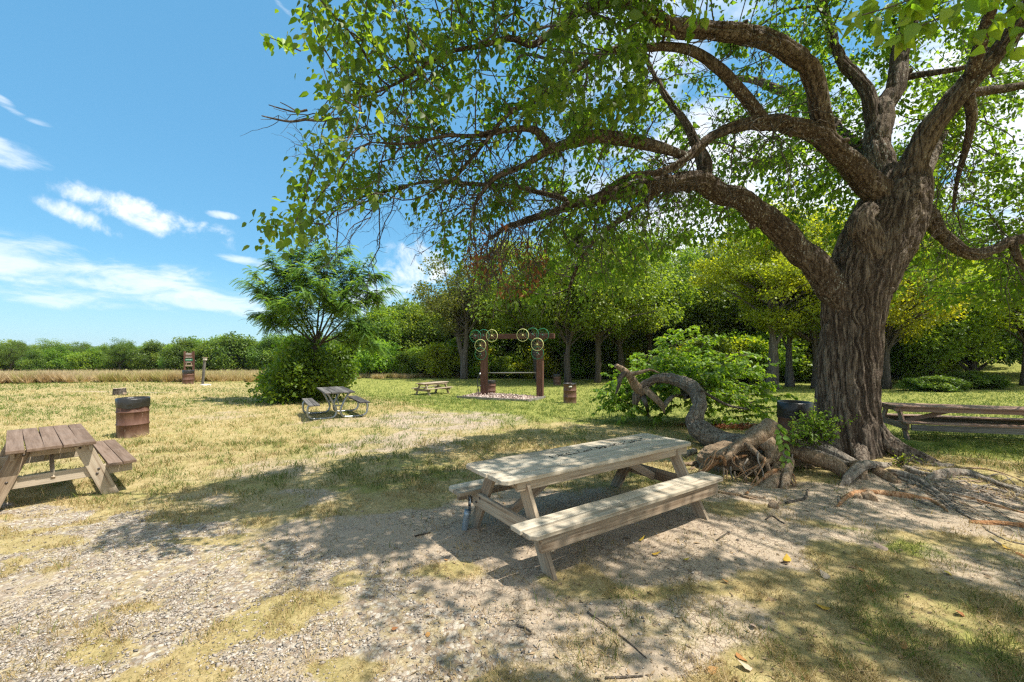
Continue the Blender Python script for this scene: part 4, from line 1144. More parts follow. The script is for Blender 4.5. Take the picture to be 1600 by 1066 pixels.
# ---- feathery tree with the shrub round its foot
def feathery_tree():
    x0, y0 = at(478, 16.5); z0 = gz1(x0, y0)
    o = empty('feathery_tree', (x0, y0, z0)); tag(o, 'small feathery leaved tree growing out of a round green shrub', 'tree')
    rg = np.random.default_rng(5); tg = Geo()
    def pt(px, py, dy=0):
        p = P(px, py, y0 + dy); return p - np.array([x0, y0, z0])
    fork = pt(494, 538)
    tg.tube(*[s for s in (lambda q: (q[:, :3], q[:, 3]))(spline([(.0, 0, -.1, .12), (.1, 0, .9, .11), (*fork, .10)], 14))], 10, True, .3)
    tips = [(385, 440, -.3), (400, 490, .5), (395, 425, .8), (425, 400, -.5), (450, 385, .4), (480, 372, .2), (510, 380, -.6), (545, 390, .6), (575, 405, -.3), (598, 430, .3), (610, 450, -.4), (590, 470, .7),
            (560, 440, -1.2), (520, 420, 1.4), (470, 420, -1.4), (430, 450, 1.3), (420, 470, -1.3), (545, 480, -1.5), (500, 400, 0), (450, 470, -1.8), (530, 455, 1.8), (570, 500, .6), (420, 505, -.6), (590, 540, .5), (575, 520, -.4), (480, 460, -1.9), (405, 455, .2), (500, 440, -1.6), (555, 415, .2), (470, 395, 1.0), (440, 425, .1)]
    nodes = []; mains = []
    main_ids = (0, 2, 4, 6, 8, 10, 12, 13, 19, 21)
    for i in list(main_ids) + [k for k in range(len(tips)) if k not in main_ids]:
        px, py, dy = tips[i]
        e = pt(px, py, dy)
        if i in main_ids:
            a = fork + np.array([0, 0, rg.uniform(-.35, .10)]); r0 = .045
        else:                                                # side limbs leave the nearest main limb part way up
            q = min(mains, key=lambda m: np.linalg.norm(m[11] - e)); a = q[rg.integers(5, 9)]; r0 = .022
        d = e - a
        m1 = a + d * .33 + np.array([0, 0, -.02]) + rg.normal(size=3) * .13
        m2 = a + d * .68 + np.array([0, 0, .14]) + rg.normal(size=3) * .15
        q = spline([(*a, r0), (*m1, r0 * .7), (*m2, r0 * .45), (*e, .008)], 16)
        if i in main_ids: mains.append(q[:, :3])
        tg.tube(q[:, :3], q[:, 3], 6, False, .3)
        for j in range(6 if i in main_ids else 4, 16): nodes.append((q[j, :3], unit(q[j, :3] - q[j - 1, :3])))
    tg.build('trunk', M['dark_bark'], o, True)
    lg = Geo(); pos, dr, nr, sz, ti = [], [], [], [], []
    for c, t in nodes:
        for k in range(15):
            az = rg.uniform(0, 6.28)
            out = unit(t * .5 + np.array([math.cos(az), math.sin(az), rg.uniform(-.65, .75)]))
            L = rg.uniform(.26, .46); n = 11
            s = np.linspace(.12, 1, n)
            spine = c + rg.normal(size=3) * .10 + out * (s * L)[:, None] + np.array([0, 0, -1]) * (s ** 2 * L * rg.uniform(.3, .8))[:, None]
            side = unit(np.cross(out, [0, 0, 1])); tt = rg.normal(.45, .2)
            for sg in (-1, 1):
                pos.append(spine); dr.append(np.tile(unit(out * .55 + sg * side * .8 + np.array([0, 0, -.35])), (n, 1)))
                nr.append(np.tile(unit(np.array([0, 0, 1.]) + rg.normal(size=3) * .25), (n, 1)))
                sz.append(np.full(n, .105) * (1 - .45 * np.abs(s - .5))); ti.append(np.full(n, tt))
    V, T = leaves(np.concatenate(pos), np.concatenate(dr), np.concatenate(nr), np.concatenate(sz), SLIM4)
    lg.add(V, T, None, np.repeat(np.clip(np.concatenate(ti), 0, 1), 4))
    lg.build('crown', M['feather_leaf'], o)['kind'] = 'stuff'
    # shrub
    s = empty('round_shrub', (x0, y0 - .15, z0)); tag(s, 'dense round green shrub at the foot of the feathery tree', 'shrub')
    sg, bg = Geo(), Geo(); pos, dr, nr = [], [], []
    for k in range(150):
        a = rg.uniform(0, 6.28); R = 1.42 * math.sqrt(rg.random()) * rg.uniform(.8, 1.12); lob = .72 + .55 * float(vnoise(a * 1.4, 3., 1.)); R *= lob; h = 2.2 * (.7 + .5 * float(vnoise(a * 1.1, 8., 2.))) * math.sqrt(max(.05, 1 - (R / 1.55) ** 2)) * rg.uniform(.55, 1.2)
        e = np.array([math.cos(a) * R, math.sin(a) * R, max(h, .2)])
        q = spline([(0, 0, 0, .02), (*(e * np.array([.55, .55, .6])), .012), (*e, .004)], 12)
        if k < 90: bg.tube(q[:, :3], q[:, 3], 4, False, .3)
        for j in range(3, 12):
            n = 10
            pos.append(q[j, :3] + rg.normal(size=(n, 3)) * .17); dr.append(unit(rg.normal(size=(n, 3)) + e / 2 + np.array([0, 0, -.35]))); nr.append(unit(rg.normal(size=(n, 3)) * .45 + np.array([0, -.1, .8])))
    pos = np.concatenate(pos); pos[:, 2] = np.maximum(pos[:, 2], .05); n = len(pos)
    V, T = leaves(pos, np.concatenate(dr), np.concatenate(nr), rg.uniform(.11, .19, n), LEAF4)
    sg.add(V, T, None, np.repeat(np.clip(rg.normal(.45, .2, n), 0, 1), 4))
    bg.build('stems', M['twig_bark'], s, True)['kind'] = 'stuff'; sg.build('foliage', M['shrub_leaf'], s)['kind'] = 'stuff'
feathery_tree()
x, y = at(462, 17.6); plant('bushy', x, y, 2.7, 'paler yellow green shrub filling in behind the feathery tree foot', 'shrub', None, 'shrub', 1.0, .75, 'sprout_leaf')
x, y = at(512, 18.2); plant('bushy', x, y, 2.5, 'paler shrub at the right side under the feathery tree', 'shrub', None, 'shrub', 2.6, .7, 'shrub_leaf')

# ------------------------------------------------------------------ prairie grass
def grass_blades(name, pos, h, w, tint, mat, lean=.35, kind='stuff', label=None, simple=False, rg=rng):
    n = len(pos); az = rg.uniform(0, 6.28, n); fz = rg.uniform(0, 6.28, n)
    side = np.stack([np.cos(fz), np.sin(fz), 0 * fz], -1) * w[:, None] * .5
    out = np.stack([np.cos(az), np.sin(az), 0 * az], -1) * (h * lean * rg.uniform(.1, 1.6, n))[:, None]
    up = np.array([0, 0, 1.0]) * h[:, None]
    a, b = pos - side, pos + side
    m0, m1 = pos + up * .6 + out * .35 - side * .7, pos + up * .6 + out * .35 + side * .7
    tip = pos + up * .95 + out
    if simple:
        V = np.stack([a, b, tip], 1).reshape(-1, 3)
        me = np_mesh(name, V, np.arange(n * 3).reshape(-1, 3), None, {'tint': np.repeat(np.clip(tint, 0, 1), 3)})
        return tag(link(name, me, None, mat), label, kind=kind)
    V = np.stack([a, b, m1, m0, tip], 1).reshape(-1, 3)
    i = np.arange(n)[:, None] * 5
    T = np.concatenate([i + np.array([[0, 1, 2]]), i + np.array([[0, 2, 3]]), i + np.array([[3, 2, 4]])])
    me = np_mesh(name, V, T, None, {'tint': np.repeat(np.clip(tint, 0, 1), 5)})
    return tag(link(name, me, None, mat), label, kind=kind)

def prairie_front(t):
    """distance at which the uncut grass begins, by bearing"""
    return np.interp(t, [-1.6, -1.21, -.78, -.57, -.45, -.38, -.2, -.12], [26.5, 26.8, 29, 31.5, 36, 39, 42.5, 43])
def prairie():
    n = 150000
    t = rng.uniform(-1.75, -.12, n); f = prairie_front(t)
    Y = f + (rng.random(n) ** 2.6) * (62 - f) + (fbm(t * 40, 3, 0, 3) - .5) * 2.5
    x = t * Y
    c = fbm(x * .35, Y * .35, 3, 3); c2 = fbm(x * .12, Y * .12, 8, 2)
    h = (.62 + .5 * (c - .5) + rng.normal(size=n) * .12) * np.interp(t, [-.57, -.3], [1, .72])
    keep = (c > .30) | (Y > f + 2)
    tint = np.clip(.15 + 1.5 * (c2 - .42) + rng.normal(size=n) * .22, 0, 1)
    tint = np.where((fbm(x * .7, Y * .7, 12, 2) > .64) & (rng.random(n) < .6), .95, tint)
    p = np.stack([x, Y, gz(x, Y)], -1)[keep]
    grass_blades('prairie_grass', p, np.maximum(h, .25)[keep], rng.uniform(.03, .08, n)[keep], tint[keep], M['prairie'], .5, simple=True, label='tall golden uncut grass along the edge of the mown field')
prairie()

# ------------------------------------------------------------------ mown grass, straw, gravel
def zfine(x, y):
    return gz(x, y) + (1 - sstep(np.hypot(x, y), 8, 16)) * ((fbm(x * 3.1, y * 3.1, 2., 3) - .5) * .035 + (fbm(x * 11, y * 11, 4., 2) - .5) * .014)

def mown():
    for n, y0, y1, far in ((255000, 1.5, 9.0, 0), (330000, 8.0, 46.0, 1)):
        Y = y0 * (y1 / y0) ** rng.random(n); x = rng.uniform(-1.5, 1.5, n) * Y
        mk = masks(x, Y)
        cover = np.maximum(mk['straw'] * .9, mk['green']) * (1 - .93 * mk['dirt']) * (1 - .86 * mk['gravel'])
        cl = fbm(x * 5, Y * 5, 2, 2); bigp = fbm(x * .35, Y * .35, 21, 3)
        keep = rng.random(n) < cover * (.30 + .9 * sstep(cl, .35, .6))
        keep |= rng.random(n) < .014
        keep &= Y < np.where(x / Y < -.12, prairie_front(x / Y) + 1, 60)
        x, Y, cl, bigp = x[keep], Y[keep], cl[keep], bigp[keep]; n = len(x)
        gp = np.clip(mk['green'][keep] * 1.05 + .16 * (Y > 5.6) + .75 * sstep(bigp, .48, .64) * (Y > 6), 0, 1)
        isg = rng.random(n) < gp
        tint = np.where(isg, rng.normal(.84, .15, n), rng.normal(.26, .22, n) - .3 * sstep(bigp, .5, .3))
        sc = np.clip(Y / 4.5, .75, 5.5)
        h = (rng.uniform(.016, .050, n) * (.6 + 1.1 * sstep(cl, .45, .7)) * np.where(isg, 1.2, .9)) * np.clip(sc, .95, 1.7)
        w = rng.uniform(.0030, .0070, n) * sc
        p = np.stack([x, Y, zfine(x, Y) + .004], -1)
        grass_blades('mown_grass', p, h, w, tint, M['grass'], 1.25 if not far else .9, label='short dry and green mown grass ' + ('on the far field and lawn' if far else 'around the front picnic table'), simple=far)
mown()

def gravel():
    n = 175000
    Y = 1.5 * (6.6 / 1.5) ** rng.random(n); x = rng.uniform(-1.5, .55, n) * Y
    mk = masks(x, Y)
    keep = rng.random(n) < np.maximum(mk['gravel'] * (.10 + .62 * sstep(fbm(x * 2.3, Y * 2.3, 7, 3), .38, .62)), .03 * mk['dirt'])
    x, Y = x[keep], Y[keep]; n = len(x)
    oct_ = np.array([(1, 0, 0), (-1, 0, 0), (0, 1, 0), (0, -1, 0), (0, 0, 1), (0, 0, -1)], float)
    ot = np.array([(0, 2, 4), (2, 1, 4), (1, 3, 4), (3, 0, 4), (2, 0, 5), (1, 2, 5), (3, 1, 5), (0, 3, 5)])
    s = np.exp(rng.normal(math.log(.0060), .48, n)).clip(.003, .017)
    sc = s[:, None, None] * rng.uniform(.6, 1.25, (n, 6, 1)) * np.array([1.25, .9, .55])
    a = rng.uniform(0, 6.28, n); ca, sa = np.cos(a), np.sin(a)
    V = oct_[None] * sc + rng.normal(size=(n, 6, 3)) * (s * .22)[:, None, None]
    V = np.stack([V[..., 0] * ca[:, None] - V[..., 1] * sa[:, None], V[..., 0] * sa[:, None] + V[..., 1] * ca[:, None], V[..., 2]], -1)
    V += np.stack([x, Y, zfine(x, Y) + s * .25], -1)[:, None]
    T = ot[None] + (np.arange(n) * 6)[:, None, None]
    me = np_mesh('gravel', V.reshape(-1, 3), T.reshape(-1, 3), None, {'tint': np.repeat(np.clip(rng.normal(.46, .20, n), 0, 1), 6)})
    tag(link('gravel', me, None, M['pebble']), 'loose grey and tan gravel strewn over the ground', kind='stuff')
gravel()

# ------------------------------------------------------------------ timber boards
_board = {}
def board_mesh(L, w, t, bev=.005, clip=()):
    """a sawn board lying along X with softened edges; clip cuts off corners given as (end, side)"""
    key = (round(L, 3), round(w, 3), round(t, 3), bev, tuple(clip))
    if key in _board: return _board[key].copy()
    c = min(.045, w * .35)
    out = []
    for ex, ey in ((-1, -1), (1, -1), (1, 1), (-1, 1)):
        x, y = ex * L / 2, ey * w / 2
        if (ex, ey) in clip:
            a, b = (x - ex * c, y), (x, y - ey * c)
            out += [a, b] if ex * ey < 0 and ex > 0 or (ex < 0 and ey > 0 and False) else [a, b]
            if ex * ey > 0: out[-2:] = [b, a]
        else:
            out.append((x, y))
    # keep the outline counter-clockwise
    cx = sum(p[0] for p in out) / len(out); cy = sum(p[1] for p in out) / len(out)
    out.sort(key=lambda p: math.atan2((p[1] - cy) / w, (p[0] - cx) / L))
    bm = bmesh.new()
    lo = [bm.verts.new((x, y, -t / 2)) for x, y in out]; hi = [bm.verts.new((x, y, t / 2)) for x, y in out]
    n = len(out)
    bm.faces.new(lo[::-1]); bm.faces.new(hi)
    for i in range(n): bm.faces.new((lo[i], lo[(i + 1) % n], hi[(i + 1) % n], hi[i]))
    bmesh.ops.bevel(bm, geom=list(bm.edges), offset=bev, segments=2, affect='EDGES', profile=.6)
    me = bpy.data.meshes.new('board'); bm.to_mesh(me); bm.free()
    _board[key] = me
    return me.copy()

def board(name, parent, L, w, t, loc, xdir=(1, 0, 0), zdir=(0, 0, 1), mat=None, bev=.006, clip=(), warp=.003):
    me = board_mesh(L, w, t, bev, clip)
    x = Vector(xdir).normalized(); z = Vector(zdir); z = (z - x * z.dot(x)).normalized(); y = z.cross(x)
    o = link(name, me, parent, mat)
    Mx = Matrix((x, y, z)).transposed().to_4x4(); Mx.translation = Vector(loc) + Vector(rng.normal(size=3) * warp * .5)
    o.matrix_local = Mx @ Matrix.Rotation(rng.normal() * .004, 4, 'Z')
    return o

def bolt(parent, loc, axis=(1, 0, 0), r=.010, h=.009):
    g = Geo(); a = np.array(axis, float)
    g.tube([np.zeros(3), a * h], [r, r * .85], 6, True)
    g.tube([-a * .002, a * .003], [r * 1.5, r * 1.5], 10, True)
    o = g.build('bolt', M['bolt'], parent); o.location = loc
    return o

def picnic_table(X, Y, yaw, label, L=1.83, W=.72, H=.76, top='wood_pale', frame='wood_pale', seatm=None, n_top=5, apron=True, bench_skirt=True, seat_w=.14, inset=.28, gap=.009, support_in=False, beam=None,
                 foot=.63, seat_in=.46, seat_out=.745, seat_h=.44, round_ends=False, group=None, braces=True, bolts=True, legw=.14):
    z0 = gz1(X, Y)
    o = empty('picnic_table', (X, Y, z0), yaw); tag(o, label, 'picnic table', group)
    tm, fm = M[top], M[frame]; sm = M[seatm or top]
    t = .038; pw = W / n_top
    for k in range(n_top):
        y = -W / 2 + pw * (k + .5)
        cl = ()
        if round_ends and k == 0: cl = ((-1, -1), (1, -1))
        if round_ends and k == n_top - 1: cl = ((-1, 1), (1, 1))
        board('top_plank', o, L + rng.uniform(-.008, .008), pw - gap, t, (rng.uniform(-.006, .006), y, H - t / 2 + rng.uniform(-.0015, .0015)), mat=tm, clip=cl)
    for s in (-1, 1):
        for k in range(2):
            ws = (seat_out - seat_in) / 2
            y = s * (seat_in + ws * (k + .5))
            cl = ((-1, s), (1, s)) if round_ends and k == 1 else ()
            board('seat_plank', o, L + rng.uniform(-.008, .008), ws - gap, t, (rng.uniform(-.006, .006), y, seat_h - t / 2 + rng.uniform(-.001, .001)), mat=sm, clip=cl)
        if bench_skirt:
            board('seat_beam', o, L - .22, .13, t, (.0, s * (seat_out - .045), seat_h - t - .067), zdir=(0, 1, 0), mat=M[beam] if beam else fm)
        if apron:
            board('top_beam', o, L - 2 * inset + .30, .088, t, (.04, s * (W / 2 - .055), H - t - .046), zdir=(0, 1, 0), mat=fm)
    for e in (-1, 1):
        ex = e * (L / 2 - inset)
        so_ = -e * .041 if support_in else e * .041
        board('cleat', o, W - .10, .088, t, (ex + so_, 0, H - t - .046), (0, 1, 0), (1, 0, 0), mat=fm)
        board('cross_support', o, 2 * seat_out - .06, .138, t, (ex + so_, 0, seat_h - t - .071), (0, 1, 0), (1, 0, 0), mat=fm)
        for s in (-1, 1):
            a = Vector((ex, s * (W / 2 - .13), H - t - .002)); b = Vector((ex, s * foot, -.05))
            d = b - a
            board('leg', o, d.length, legw, .040, (a + b) / 2, d, (1, 0, 0), mat=fm)
            if bolts:
                for dz, dy in ((-.03, .02), (.03, -.02)):
                    f = (H - t - (seat_h - .105 + dz)) / (H - t + .05)
                    bolt(o, (ex + e * (.022 if support_in else .061), s * (W / 2 - .13 + (foot - W / 2 + .13) * f) + dy, seat_h - .105 + dz), (e, 0, 0))
                bolt(o, (ex + e * (.022 if support_in else .061), s * (W / 2 - .15), H - t - .05), (e, 0, 0))
        if braces:
            a = Vector((ex - e * .02, 0, seat_h - .13)); b = Vector((e * .22 * L / 1.83, 0, H - t - .02)); d = b - a
            board('brace', o, d.length, .088, .040, (a + b) / 2, d, (0, 1, 0), mat=fm)
    return o

# the weathered table in front
front = picnic_table(.855, 4.60, .60, 'pale weathered wooden picnic table on bare earth under the big tree', L=2.72, W=.72, top='wood_top', frame='wood_pale', seatm='wood_top', round_ends=True, inset=.27, foot=.66, seat_in=.455, seat_out=.75)
def lettering(parent):
    """inked scrawl in block letters across one top plank, too worn to read"""
    g = Geo(); rg = np.random.default_rng(3)
    x = -.46
    for word in (6, 4, 8, 6):
        for k in range(word):
            w = .045
            for s in range(rg.integers(2, 5)):
                a = np.array([x + rg.uniform(0, w), rg.uniform(-.045, .045)]); b = a + rg.normal(size=2) * .030
                b[0] = np.clip(b[0], x, x + w); b[1] = np.clip(b[1], -.05, .05)
                d = b - a; L = np.linalg.norm(d) + .004; ang = math.atan2(d[1], d[0])
                R = np.array([[math.cos(ang), -math.sin(ang), 0], [math.sin(ang), math.cos(ang), 0], [0, 0, 1]])
                g.box(((a[0] + b[0]) / 2, (a[1] + b[1]) / 2, 0), (L, .011, .0012), R)
            x += w + .013
        x += .05
    o = g.build('lettering', M['ink'], parent); o.location = (-.05, .075, .7618); o.rotation_euler = (0, 0, .02)
    tag(o, 'worn scrawl of black ink letters across the top planks')
lettering(front)
def ground_anchor(parent):
    o = empty('ground_anchor', (-1.16, .585, 0)); o.parent = parent
    tag(o, 'galvanised anchor pipe with drilled strap on the table leg')
    g = Geo(); g.tube(spline([(-.055, .03, -.08), (-.05, .02, .05), (-.035, .0, .19)], 8), [.034] * 8, 16, True)
    g.tube([(-.035, 0, .188), (-.034, -.001, .196)], [.037, .037], 16, True)
    g.build('pipe', M['pipe'], o, True)
    s = Geo(); s.box((-.012, 0, .26), (.007, .055, .16)); s.build('strap', M['steel'], o)
    b = Geo()
    for z in (.245, .30): b.tube([(-.016, 0, z), (-.028, 0, z)], [.011, .010], 6, True)
    b.build('bolts', M['bolt'], o)
ground_anchor(front)

picnic_table(-6.50, 5.93, 2.44, 'picnic table with brown composite planks on tan timber legs at left edge', L=2.05, W=.78, gap=.006, top='wood_brown', frame='wood_tan', apron=True, bench_skirt=False, support_in=True, inset=.16, foot=.56, seat_in=.50, seat_out=.79, legw=.16)
picnic_table(-5.0, 26.6, .95, 'small far wooden picnic table on the grass left of the wheel arch', L=2.2, top='wood_tan', frame='wood_tan', bench_skirt=False)
picnic_table(10.80, 9.65, -.292, 'long grey brown picnic table in side view right of the big trunk', L=3.66, top='wood_red', frame='wood_red', beam='wood_grey', inset=.10, foot=.62, bench_skirt=True, bolts=False)

def metal_table(X, Y, yaw):
    z0 = gz1(X, Y); o = empty('picnic_table', (X, Y, z0), yaw)
    tag(o, 'picnic table with curved galvanised pipe frame before the feathery tree', 'picnic table')
    L = 1.9
    for k in range(5):
        board('top_plank', o, L, .148, .038, (0, -.31 + .155 * k, .745), mat=M['wood_dark'])
    for s in (-1, 1):
        for k in range(2):
            board('seat_plank', o, L, .135, .038, (0, s * (.58 + .145 * k), .43), mat=M['wood_dark'])
    for e in (-1, 1):
        x = e * .62
        for s in (-1, 1):
            g = Geo()
            q = spline([(x, s * .30, .72), (x, s * .22, .60), (x, s * .07, .28), (x, s * .06, .14), (x, s * .12, .045), (x, s * .24, .02), (x, s * .50, .02), (x, s * .66, .03), (x, s * .76, .09), (x, s * .79, .2), (x, s * .78, .34), (x, s * .72, .405), (x, s * .50, .41)], 44)
            g.tube(q, [.030] * 44, 12, True); g.build('pipe_leg', M['steel'], o, True)
        g = Geo(); g.box((x, 0, .718), (.05, .70, .016)); g.build('top_bracket', M['steel'], o)
        g = Geo(); g.tube([(x, 0, .40), (x - e * .5, 0, .715)], [.014] * 2, 8, True); g.build('brace', M['steel'], o, True)
        g = Geo(); g.tube([(x, -.08, .36), (x, .08, .36)], [.02] * 2, 8, True); g.build('tie_bar', M['steel'], o, True)
metal_table(-5.22, 12.45, 2.12)

# ------------------------------------------------------------------ oil drum bins
def drum(X, Y, label, bag=True, rz=0., tilt=0., hole=False, drop=.10):
    o = empty('trash_drum', (X, Y, gz1(X, Y) - .02), rz); o.rotation_euler = (tilt, 0, rz)
    tag(o, label, 'trash barrel', 'brown oil drum bins in the park')
    a = .288; prof = [(0, 0), (a - .01, 0), (a + .004, .006), (a, .02)]
    for hz in (.30, .585):
        prof += [(a, hz - .022), (a + .012, hz - .008), (a + .014, hz), (a + .012, hz + .008), (a, hz + .022)]
    prof += [(a, .862), (a + .009, .868), (a + .009, .882), (a - .006, .884), (a - .008, .86), (a - .010, .45), (0, .44)]
    n = 40; th = np.linspace(0, 2 * np.pi, n, endpoint=False)
    V = np.array([(r_ * np.cos(th), r_ * np.sin(th), np.full(n, z)) for r_, z in prof]).transpose(0, 2, 1)
    dent = (fbm(th * 1.3, rz * 5 + 3, 1, 2) - .5) * .016
    V[:, :, :2] *= (1 + dent / a)[None, :, None]
    m = len(prof); i = np.arange(m - 1)[:, None] * n; j = np.arange(n)[None]; k = (j + 1) % n
    g = Geo(); g.add(V.reshape(-1, 3), None, np.stack([i + j, i + k, i + n + k, i + n + j], -1).reshape(-1, 4)); g.build('drum', M['drum'], o, True)
    if bag:
        rr = np.random.default_rng(int(abs(X) * 100)); rows = []
        for f, r_, z in ((0, a - .03, .70), (.2, a - .022, .86), (.4, a + .004, .897), (.6, a + .018, .880), (.8, a + .017, .82 - drop * .4), (1, a + .016, .80 - drop)):
            wr = .006 * np.sin(th * 9 + f * 3) * f + (fbm(th * 4, f * 2, X, 2) - .5) * .02 * f
            zz = z + (fbm(np.cos(th) * 2, np.sin(th) * 2, X, 2) - .5) * .10 * max(0, f - .5) * 2
            rows.append(np.stack([(r_ + np.maximum(wr, -.004)) * np.cos(th), (r_ + np.maximum(wr, -.004)) * np.sin(th), zz], -1))
        V = np.array(rows); m = len(rows); i = np.arange(m - 1)[:, None] * n
        g = Geo(); g.add(V.reshape(-1, 3), None, np.stack([i + j, i + k, i + n + k, i + n + j], -1).reshape(-1, 4)); g.build('bag_liner', M['bag'], o, True)
    return o
def by(px, dist): return (px - 800) / F * dist, dist
drum(*by(208, 9.75), 'rusty brown drum bin with dark liner beside the left picnic table', rz=.4, drop=.10)
drum(*by(294, 27), 'brown drum bin standing in front of the trail signpost', rz=1.2)
drum(*by(766.5, 25.0), 'brown drum bin half hidden behind the left arch post', rz=2.2, tilt=.05)
drum(*by(870.5, 33), 'most distant drum bin, in the shade beyond the right arch post', rz=3.0)
d5 = drum(*by(890.5, 18.7), 'rusty drum bin with a white tag standing right of the wheel arch', rz=4.0, drop=-.08)
g = Geo(); g.box((0, 0, 0), (.14, .004, .07)); tg_ = g.build('tag_plate', M['sign_white'], d5); tg_.location = (-.02, -.29, .78); tg_.rotation_euler = (0, 0, -4.0 + .1)
tg_.location = Matrix.Rotation(-4.0, 3, 'Z') @ Vector((-.02, -.305, .76))
drum(*by(1242, 8.35), 'drum bin with dark liner hidden behind the roots and sapling', rz=5.0, drop=.22)

# ------------------------------------------------------------------ wheel arch
def arch():
    lx, ly = at(756.5, 23.6); rx, ry = at(844, 22.6)
    z = min(gz1(lx, ly), gz1(rx, ry)); c = np.array([(lx + rx) / 2, (ly + ry) / 2])
    yaw = math.atan2(ry - ly, rx - lx); S = math.hypot(rx - lx, ry - ly)
    o = empty('timber_arch', (*c, z), yaw); tag(o, 'brown timber arch hung with yellow and green bicycle wheels', 'arch')
    H = 3.54
    for s in (-1, 1):
        board('post', o, H + .3, .34, .30, (s * S / 2, 0, (H - .3) / 2 - .16), (0, 0, 1), (0, 1, 0), M['stain'], .012)
    board('beam', o, S + 1.35, .33, .26, (.10, 0, H - .165), (1, 0, 0), (0, 0, 1), M['stain'], .012).rotation_euler
    g = Geo(); g.tube([(-S / 2 + .15, 0, 1.36), (S / 2 - .15, 0, 1.42)], [.028] * 2, 10, True); g.build('rail', M['rail'], o, True)
    def wheel(x, zz, col, dy, R=.33):
        w = empty('bicycle_wheel', (x, -.20 - dy, zz)); w.parent = o; w.rotation_euler = (0, rng.uniform(0, 6), 0)
        tag(w, ('pale yellow' if col == 'wheel_yellow' else 'green') + ' painted bicycle wheel')
        th = np.linspace(0, 2 * np.pi, 33)
        g = Geo(); V, Q, T = tube(np.stack([R * np.cos(th), 0 * th, R * np.sin(th)], -1), [.014] * 33, 8, False); g.add(V, T, Q); g.build('rim', M[col], w, True)
        g = Geo(); g.tube([(0, -.05, 0), (0, .05, 0)], [.03] * 2, 10, True); g.build('hub', M[col], w, True)
        g = Geo()
        for k in range(10):
            a = 2 * math.pi * k / 10
            g.tube([(.03 * math.cos(a), .02 * (-1) ** k, .03 * math.sin(a)), ((R - .01) * math.cos(a), 0, (R - .01) * math.sin(a))], [.0025] * 2, 4, False)
        g.build('spokes', M['steel'] if col == 'wheel_green' else M[col], w)
    q = S / 2
    for px, py, col, dy in ((744.7, 525.5, 'wheel_green', .03), (757.5, 524.5, 'wheel_green', -.02), (771.6, 525, 'wheel_yellow', .05), (819.6, 524, 'wheel_yellow', .05), (834, 522.5, 'wheel_green', -.02), (849.2, 523.5, 'wheel_green', .03),
                            (753.5, 540, 'wheel_yellow', .09), (753.2, 553, 'wheel_green', .03), (841.7, 538.3, 'wheel_yellow', .09), (841.6, 551.5, 'wheel_green', .03)):
        x = (px - 756.5) / (844 - 756.5) * S - q
        Y = ly + (ry - ly) * (px - 756.5) / 87.5
        wheel(x, EYE - (py - YH) / F * Y - z, col, dy)
    # chip bed with its timber edging
    pts = [G(714, 621.5), G(826, 627.5), G(852, 621.5), G(746, 614.5)]
    e = empty('timber_edging', (*pts[0][:2], pts[0][2])); tag(e, 'low grey timber edging along the chip bed under the arch', 'edging')
    for a, b in ((pts[0], pts[1]), (pts[1], pts[2])):
        d = b - a
        board('plank', e, np.linalg.norm(d), .16, .05, Vector((a + b) / 2 - pts[0]) + Vector((0, 0, .03)), d, (d[1], -d[0], 0), M['wood_grey'])
    n = 5200; u, v = rng.random(n), rng.random(n)
    p = (pts[0] * ((1 - u) * (1 - v))[:, None] + pts[1] * (u * (1 - v))[:, None] + pts[2] * (u * v)[:, None] + pts[3] * ((1 - u) * v)[:, None])
    p[:, 2] = gz(p[:, 0], p[:, 1]) + .02 + .10 * np.minimum(1, 6 * np.minimum(v * (1 - v), u * (1 - u))) + rng.uniform(0, .03, n)
    V, T = leaves(p, unit(rng.normal(size=(n, 3)) * np.array([1, 1, .35])), unit(np.array([0, 0, 1.]) + rng.normal(size=(n, 3)) * .5), rng.uniform(.06, .16, n), SLIM4)
    k = np.array([pts[0], pts[1], pts[2], pts[3]]).mean(0)
    g = Geo(); g.add(V, T, None, np.repeat(rng.random(n), 4))
    # the mound of chips under the loose ones
    uu, vv = np.meshgrid(np.linspace(.01, .99, 24), np.linspace(.01, .99, 12)); uu, vv = uu.ravel(), vv.ravel()
    b = (pts[0] * ((1 - uu) * (1 - vv))[:, None] + pts[1] * (uu * (1 - vv))[:, None] + pts[2] * (uu * vv)[:, None] + pts[3] * ((1 - uu) * vv)[:, None])
    b[:, 2] = gz(b[:, 0], b[:, 1]) + .012 + .10 * np.minimum(1, 6 * np.minimum(vv * (1 - vv), uu * (1 - uu)))
    i = (np.arange(11)[:, None] * 24 + np.arange(23)[None]).ravel()
    g.add(b, None, np.stack([i, i + 1, i + 25, i + 24], -1), rng.random(len(b)))
    tag(g.build('wood_chips', M['chip']), 'pinkish grey wood chips bedding the arch', kind='stuff')
    # slim repair stand beside the left post
    bx, by_ = at(747, 23.3); s = empty('repair_stand', (bx, by_, gz1(bx, by_))); tag(s, 'thin dark metal bicycle stand beside the left arch post', 'bicycle stand')
    g = Geo(); g.tube(spline([(.06, 0, .0), (.0, 0, .45), (-.04, 0, .8), (-.02, 0, 1.1), (.10, 0, 1.28)], 18), [.02] * 18, 8); g.build('pole', M['iron'], s, True)
    for x, yy in ((-.16, .05), (.14, .12)):
        g = Geo(); g.tube([(0, 0, .55), (x, yy, 0)], [.014] * 2, 6); g.build('leg', M['iron'], s, True)
    g = Geo(); g.tube([(-.03, 0, .62), (.16, 0, .66)], [.03] * 2, 8); g.build('clamp', M['iron'], s, True)
    g = Geo(); g.box((.10, 0, 1.30), (.10, .05, .12)); g.build('head', M['steel'], s)
arch()

